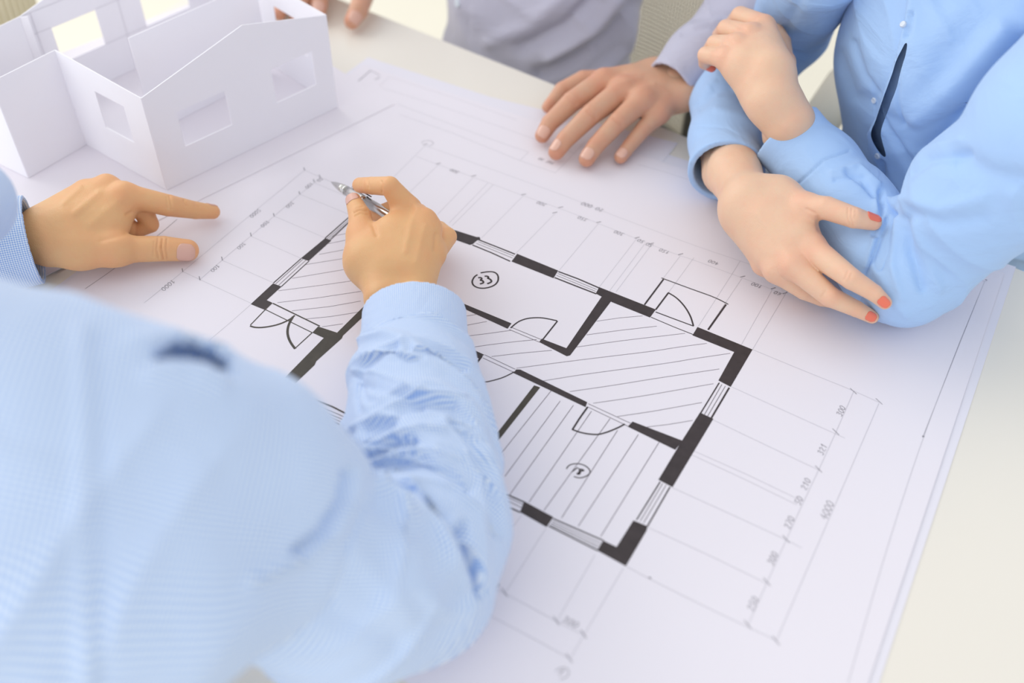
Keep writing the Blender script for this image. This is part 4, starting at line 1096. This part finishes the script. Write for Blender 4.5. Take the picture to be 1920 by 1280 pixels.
def trousers(par, hip, fwd, m, sp=.13, hr=.10):
    f = unit(np.array([fwd[0], fwd[1], 0.0])); r = np.cross(f, [0, 0, 1.0]); h = np.array(hip, float); F = Field(0.005)
    F.cone((h - r * .07, hr), (h + r * .07, hr), .03)
    for sd in (-1, 1):
        k = h + f * .36 + r * sd * sp - np.array([0, 0, .03]); a = k + f * .04 - np.array([0, 0, k[2] - .10])
        F.chain([(h + r * sd * .08, hr * .88), (k, .062), (a, .048)], .02)
    v, q = F.mesh(); to_obj('trousers', v, q, m, par)
    for sd in (-1, 1):
        k = h + f * .40 + r * sd * sp; G = Field(0.004)
        G.chain([(np.array([k[0], k[1], .045]) - f * .02, .042), (np.array([k[0], k[1], .035]) + f * .14, .034)], .02)
        G.plane((0, 0, .004), (0, 0, -1), np.array([k[0], k[1], 0]) - .4, np.array([k[0], k[1], 0]) + .4)
        v, q = G.mesh(); to_obj('shoe', v, q, M_BLACKP, par)
trousers(man1, Wp(-.48, -.07, -.18), (0.5, 0.8), M_TROUSER)
trousers(man2, Wp(-.585, 1.13, -.20), (0.05, -1), M_TROUSER, .085, .08)
trousers(wom, Wp(-.03, 1.08, -.16), (-0.1, -1), M_TROUSER)
# ------------------------------------------------------------------ office chairs
def chair(name_label, x, y, face, arms, ribbed=False, back_h=(0.46, 1.06), w=0.46, seat_m=None, arm_m=None, group=None, back_off=0.22, arm_x=None):
    f = unit(np.array([face[0], face[1], 0.0])); r = np.cross(f, [0, 0, 1.0]); c = np.array([x, y, 0.0])
    t = tag(empty('office_chair', c), name_label, 'chair', group)
    s = MB(); n = 20; pts = []
    for i in range(n):
        a = 2 * math.pi * i / n; ca, sa = math.cos(a), math.sin(a)
        u = math.copysign(abs(ca) ** 0.5, ca) * w / 2; v_ = math.copysign(abs(sa) ** 0.5, sa) * 0.22
        p = c + r * u + f * v_; pts.append((p[0], p[1]))
    s.prism(pts, 0.43, 0.485); s.build('seat', seat_m or M_CREAMP, t)
    MB().tube([c + (0, 0, .10), c + (0, 0, .43)], .025, 16).build('column', M_BLACKP, t, True)
    for k in range(5):
        a = 2 * math.pi * k / 5 + .3; d = np.array([math.cos(a), math.sin(a), 0])
        MB().tube([c + (0, 0, .11), c + d * .14 + (0, 0, .10), c + d * .225 + (0, 0, .075)], [.022, .018, .014], 10).build('leg', M_BLACKP, t, True)
        e = c + d * .225; sd = np.cross(d, [0, 0, 1.0])
        MB().tube([e - sd * .014 + (0, 0, .0305), e + sd * .014 + (0, 0, .0305)], .03, 16).build('castor', M_BLACKP, t, True)
    # curved back
    def bp(u, z):
        q = (z - back_h[0]) / (back_h[1] - back_h[0])
        return c - f * (back_off + .03 * q - 0.05 * (2 * u) ** 2) + r * (u * w) + np.array([0, 0, z])
    if ribbed:
        N_ = 29
        for i in range(N_):
            u = (i + .5) / N_ - .5
            pr = [bp(u, z) for z in np.linspace(back_h[0], back_h[1], 6)]
            MB().tube(pr, .0061, 8).build('slat', M_MESH, t, True)
        for z in (back_h[0], back_h[1]):
            MB().tube([bp(u, z) for u in np.linspace(-.5, .5, 12)], .011, 8).build('frame_rail', M_GREYP, t, True)
    else:
        NU, NZ = 16, 14
        V = [bp(i / NU - .5, back_h[0] + (back_h[1] - back_h[0]) * j / NZ) for j in range(NZ + 1) for i in range(NU + 1)]
        Fc = [(j * (NU + 1) + i, j * (NU + 1) + i + 1, (j + 1) * (NU + 1) + i + 1, (j + 1) * (NU + 1) + i) for j in range(NZ) for i in range(NU)]
        o = pydata('mesh_panel', V, Fc, M_NET, t, True)
        sm = o.modifiers.new('thickness', 'SOLIDIFY'); sm.thickness = .002
        for u in (-.5, .5):
            MB().tube([bp(u, z) for z in np.linspace(back_h[0] - .01, back_h[1] + .01, 8)], .012, 8).build('frame_rail', M_GREYP, t, True)
        for z in (back_h[0], back_h[1]):
            MB().tube([bp(u, z) for u in np.linspace(-.5, .5, 12)], .011, 8).build('frame_rail', M_GREYP, t, True)
    MB().tube([c + (0, 0, .40), c - f * .16 + (0, 0, .41), c - f * (back_off + .05) + (0, 0, .50), bp(0, back_h[0] + .1) - f * .02], [.02, .02, .018, .012], 10).build('back_post', M_BLACKP, t, True)
    for sd in arms:
        a0 = c + r * sd * (arm_x or (w / 2 + .035))
        ar = a0 + f * .02 + np.array([0, 0, arms[sd]])
        MB().tube([ar - f * .13, ar - f * .08, ar + f * .06, ar + f * .11], [.016, .024, .024, .014], 14).build('arm_pad', (arm_m or {}).get(sd, M_CREAMP), t, True)
        MB().tube([ar - f * .10 - (0, 0, .024), ar - f * .02 - (0, 0, .036), ar - f * .01 - (0, 0, .10), a0 + (0, 0, .47), a0 - r * sd * .05 + (0, 0, .44), c + (0, 0, .42)], [.009, .012, .015, .015, .014, .014], 10).build('arm_bracket', M_BLACKP, t, True)
    return t
def net_mat():
    m = mat('cream_net', (0.60, 0.55, 0.43), 0.6); nt = m.node_tree; N = nt.nodes.new; L = nt.links.new
    b = nt.nodes['Principled BSDF']; tc = N('ShaderNodeTexCoord')
    outs = []
    for ax in ('X', 'Z'):
        w = N('ShaderNodeTexWave'); w.wave_type = 'BANDS'; w.bands_direction = ax; w.inputs['Scale'].default_value = 62 if ax == 'X' else 50
        L(tc.outputs['Object'], w.inputs['Vector']); outs.append(w)
    mu = N('ShaderNodeMath'); mu.operation = 'MULTIPLY'; L(outs[0].outputs['Fac'], mu.inputs[0]); L(outs[1].outputs['Fac'], mu.inputs[1])
    mx = N('ShaderNodeMix'); mx.data_type = 'RGBA'; mx.inputs[6].default_value = (1.0, .93, .77, 1); mx.inputs[7].default_value = (.70, .63, .49, 1)
    L(mu.outputs[0], mx.inputs[0]); L(mx.outputs[2], b.inputs['Base Color'])
    al = N('ShaderNodeMath'); al.operation = 'MULTIPLY_ADD'; al.inputs[1].default_value = -1.7; al.inputs[2].default_value = 1.0; al.use_clamp = True; L(mu.outputs[0], al.inputs[0]); L(al.outputs[0], b.inputs['Alpha'])
    bp = N('ShaderNodeBump'); bp.inputs['Distance'].default_value = .001; bp.invert = True; L(mu.outputs[0], bp.inputs['Height']); L(bp.outputs[0], b.inputs['Normal'])
    return m
M_NET = net_mat()
chair('cream mesh office chair behind the far man in the grey shirt', -0.565, 1.10, (0, -1), {}, back_off=.185, back_h=(0.50, 1.1), w=.34)
chair('office chair with cream arm pads and black brackets under the woman in blue', -0.055, 1.12, (0, -1), {-1: 0.685, 1: 0.706}, back_off=.24, w=.20, back_h=(.52, .82), arm_x=.134, arm_m={1: M_CREAMP, -1: M_TAN})
chair('office chair with a ribbed cream back beyond the left end of the table', -1.37, 0.620, (-1, 0), {}, ribbed=True, back_off=.22, back_h=(0.45, 0.84), w=.34)

# small shirt buttons
def button(px, py, person_, tgt, r=.0052, m=None):
    """Sits a button on the cloth where the ray through (px, py) first meets it."""
    d = Vector(unit(M3 @ np.array([px - 960.0, py - 640.0, FPX])))
    me = tgt.data; from_ = Vector(CAMP)
    hit = BV[tgt.name].ray_cast(from_, d)
    if hit[0] is None: return
    loc, nor = hit[0], hit[1]
    n = np.array(nor); n = n if n @ np.array(d) < 0 else -n
    a = unit(np.cross(n, [0, 0, 1.0])); b = np.cross(n, a); mb = MB(); c = np.array(loc)
    mb.tube([c - n * .0005, c + n * .0012, c + n * .0020, c + n * .0016], [r, r, r * .82, r * .6], 20)
    mb.build('button', M_BUTTON, person_, False)
from mathutils.bvhtree import BVHTree
BV = {}
def bvh(o):
    me = o.data; BV[o.name] = BVHTree.FromPolygons([v.co for v in me.vertices], [p.vertices for p in me.polygons])
bvh(SHIRT2); bvh(SHIRTW)
button(858, 6, man2, SHIRT2)
for x, y in ((1694, 46), (1640, 188), (1646, 292)): button(x, y, wom, SHIRTW, .0030)

#END#
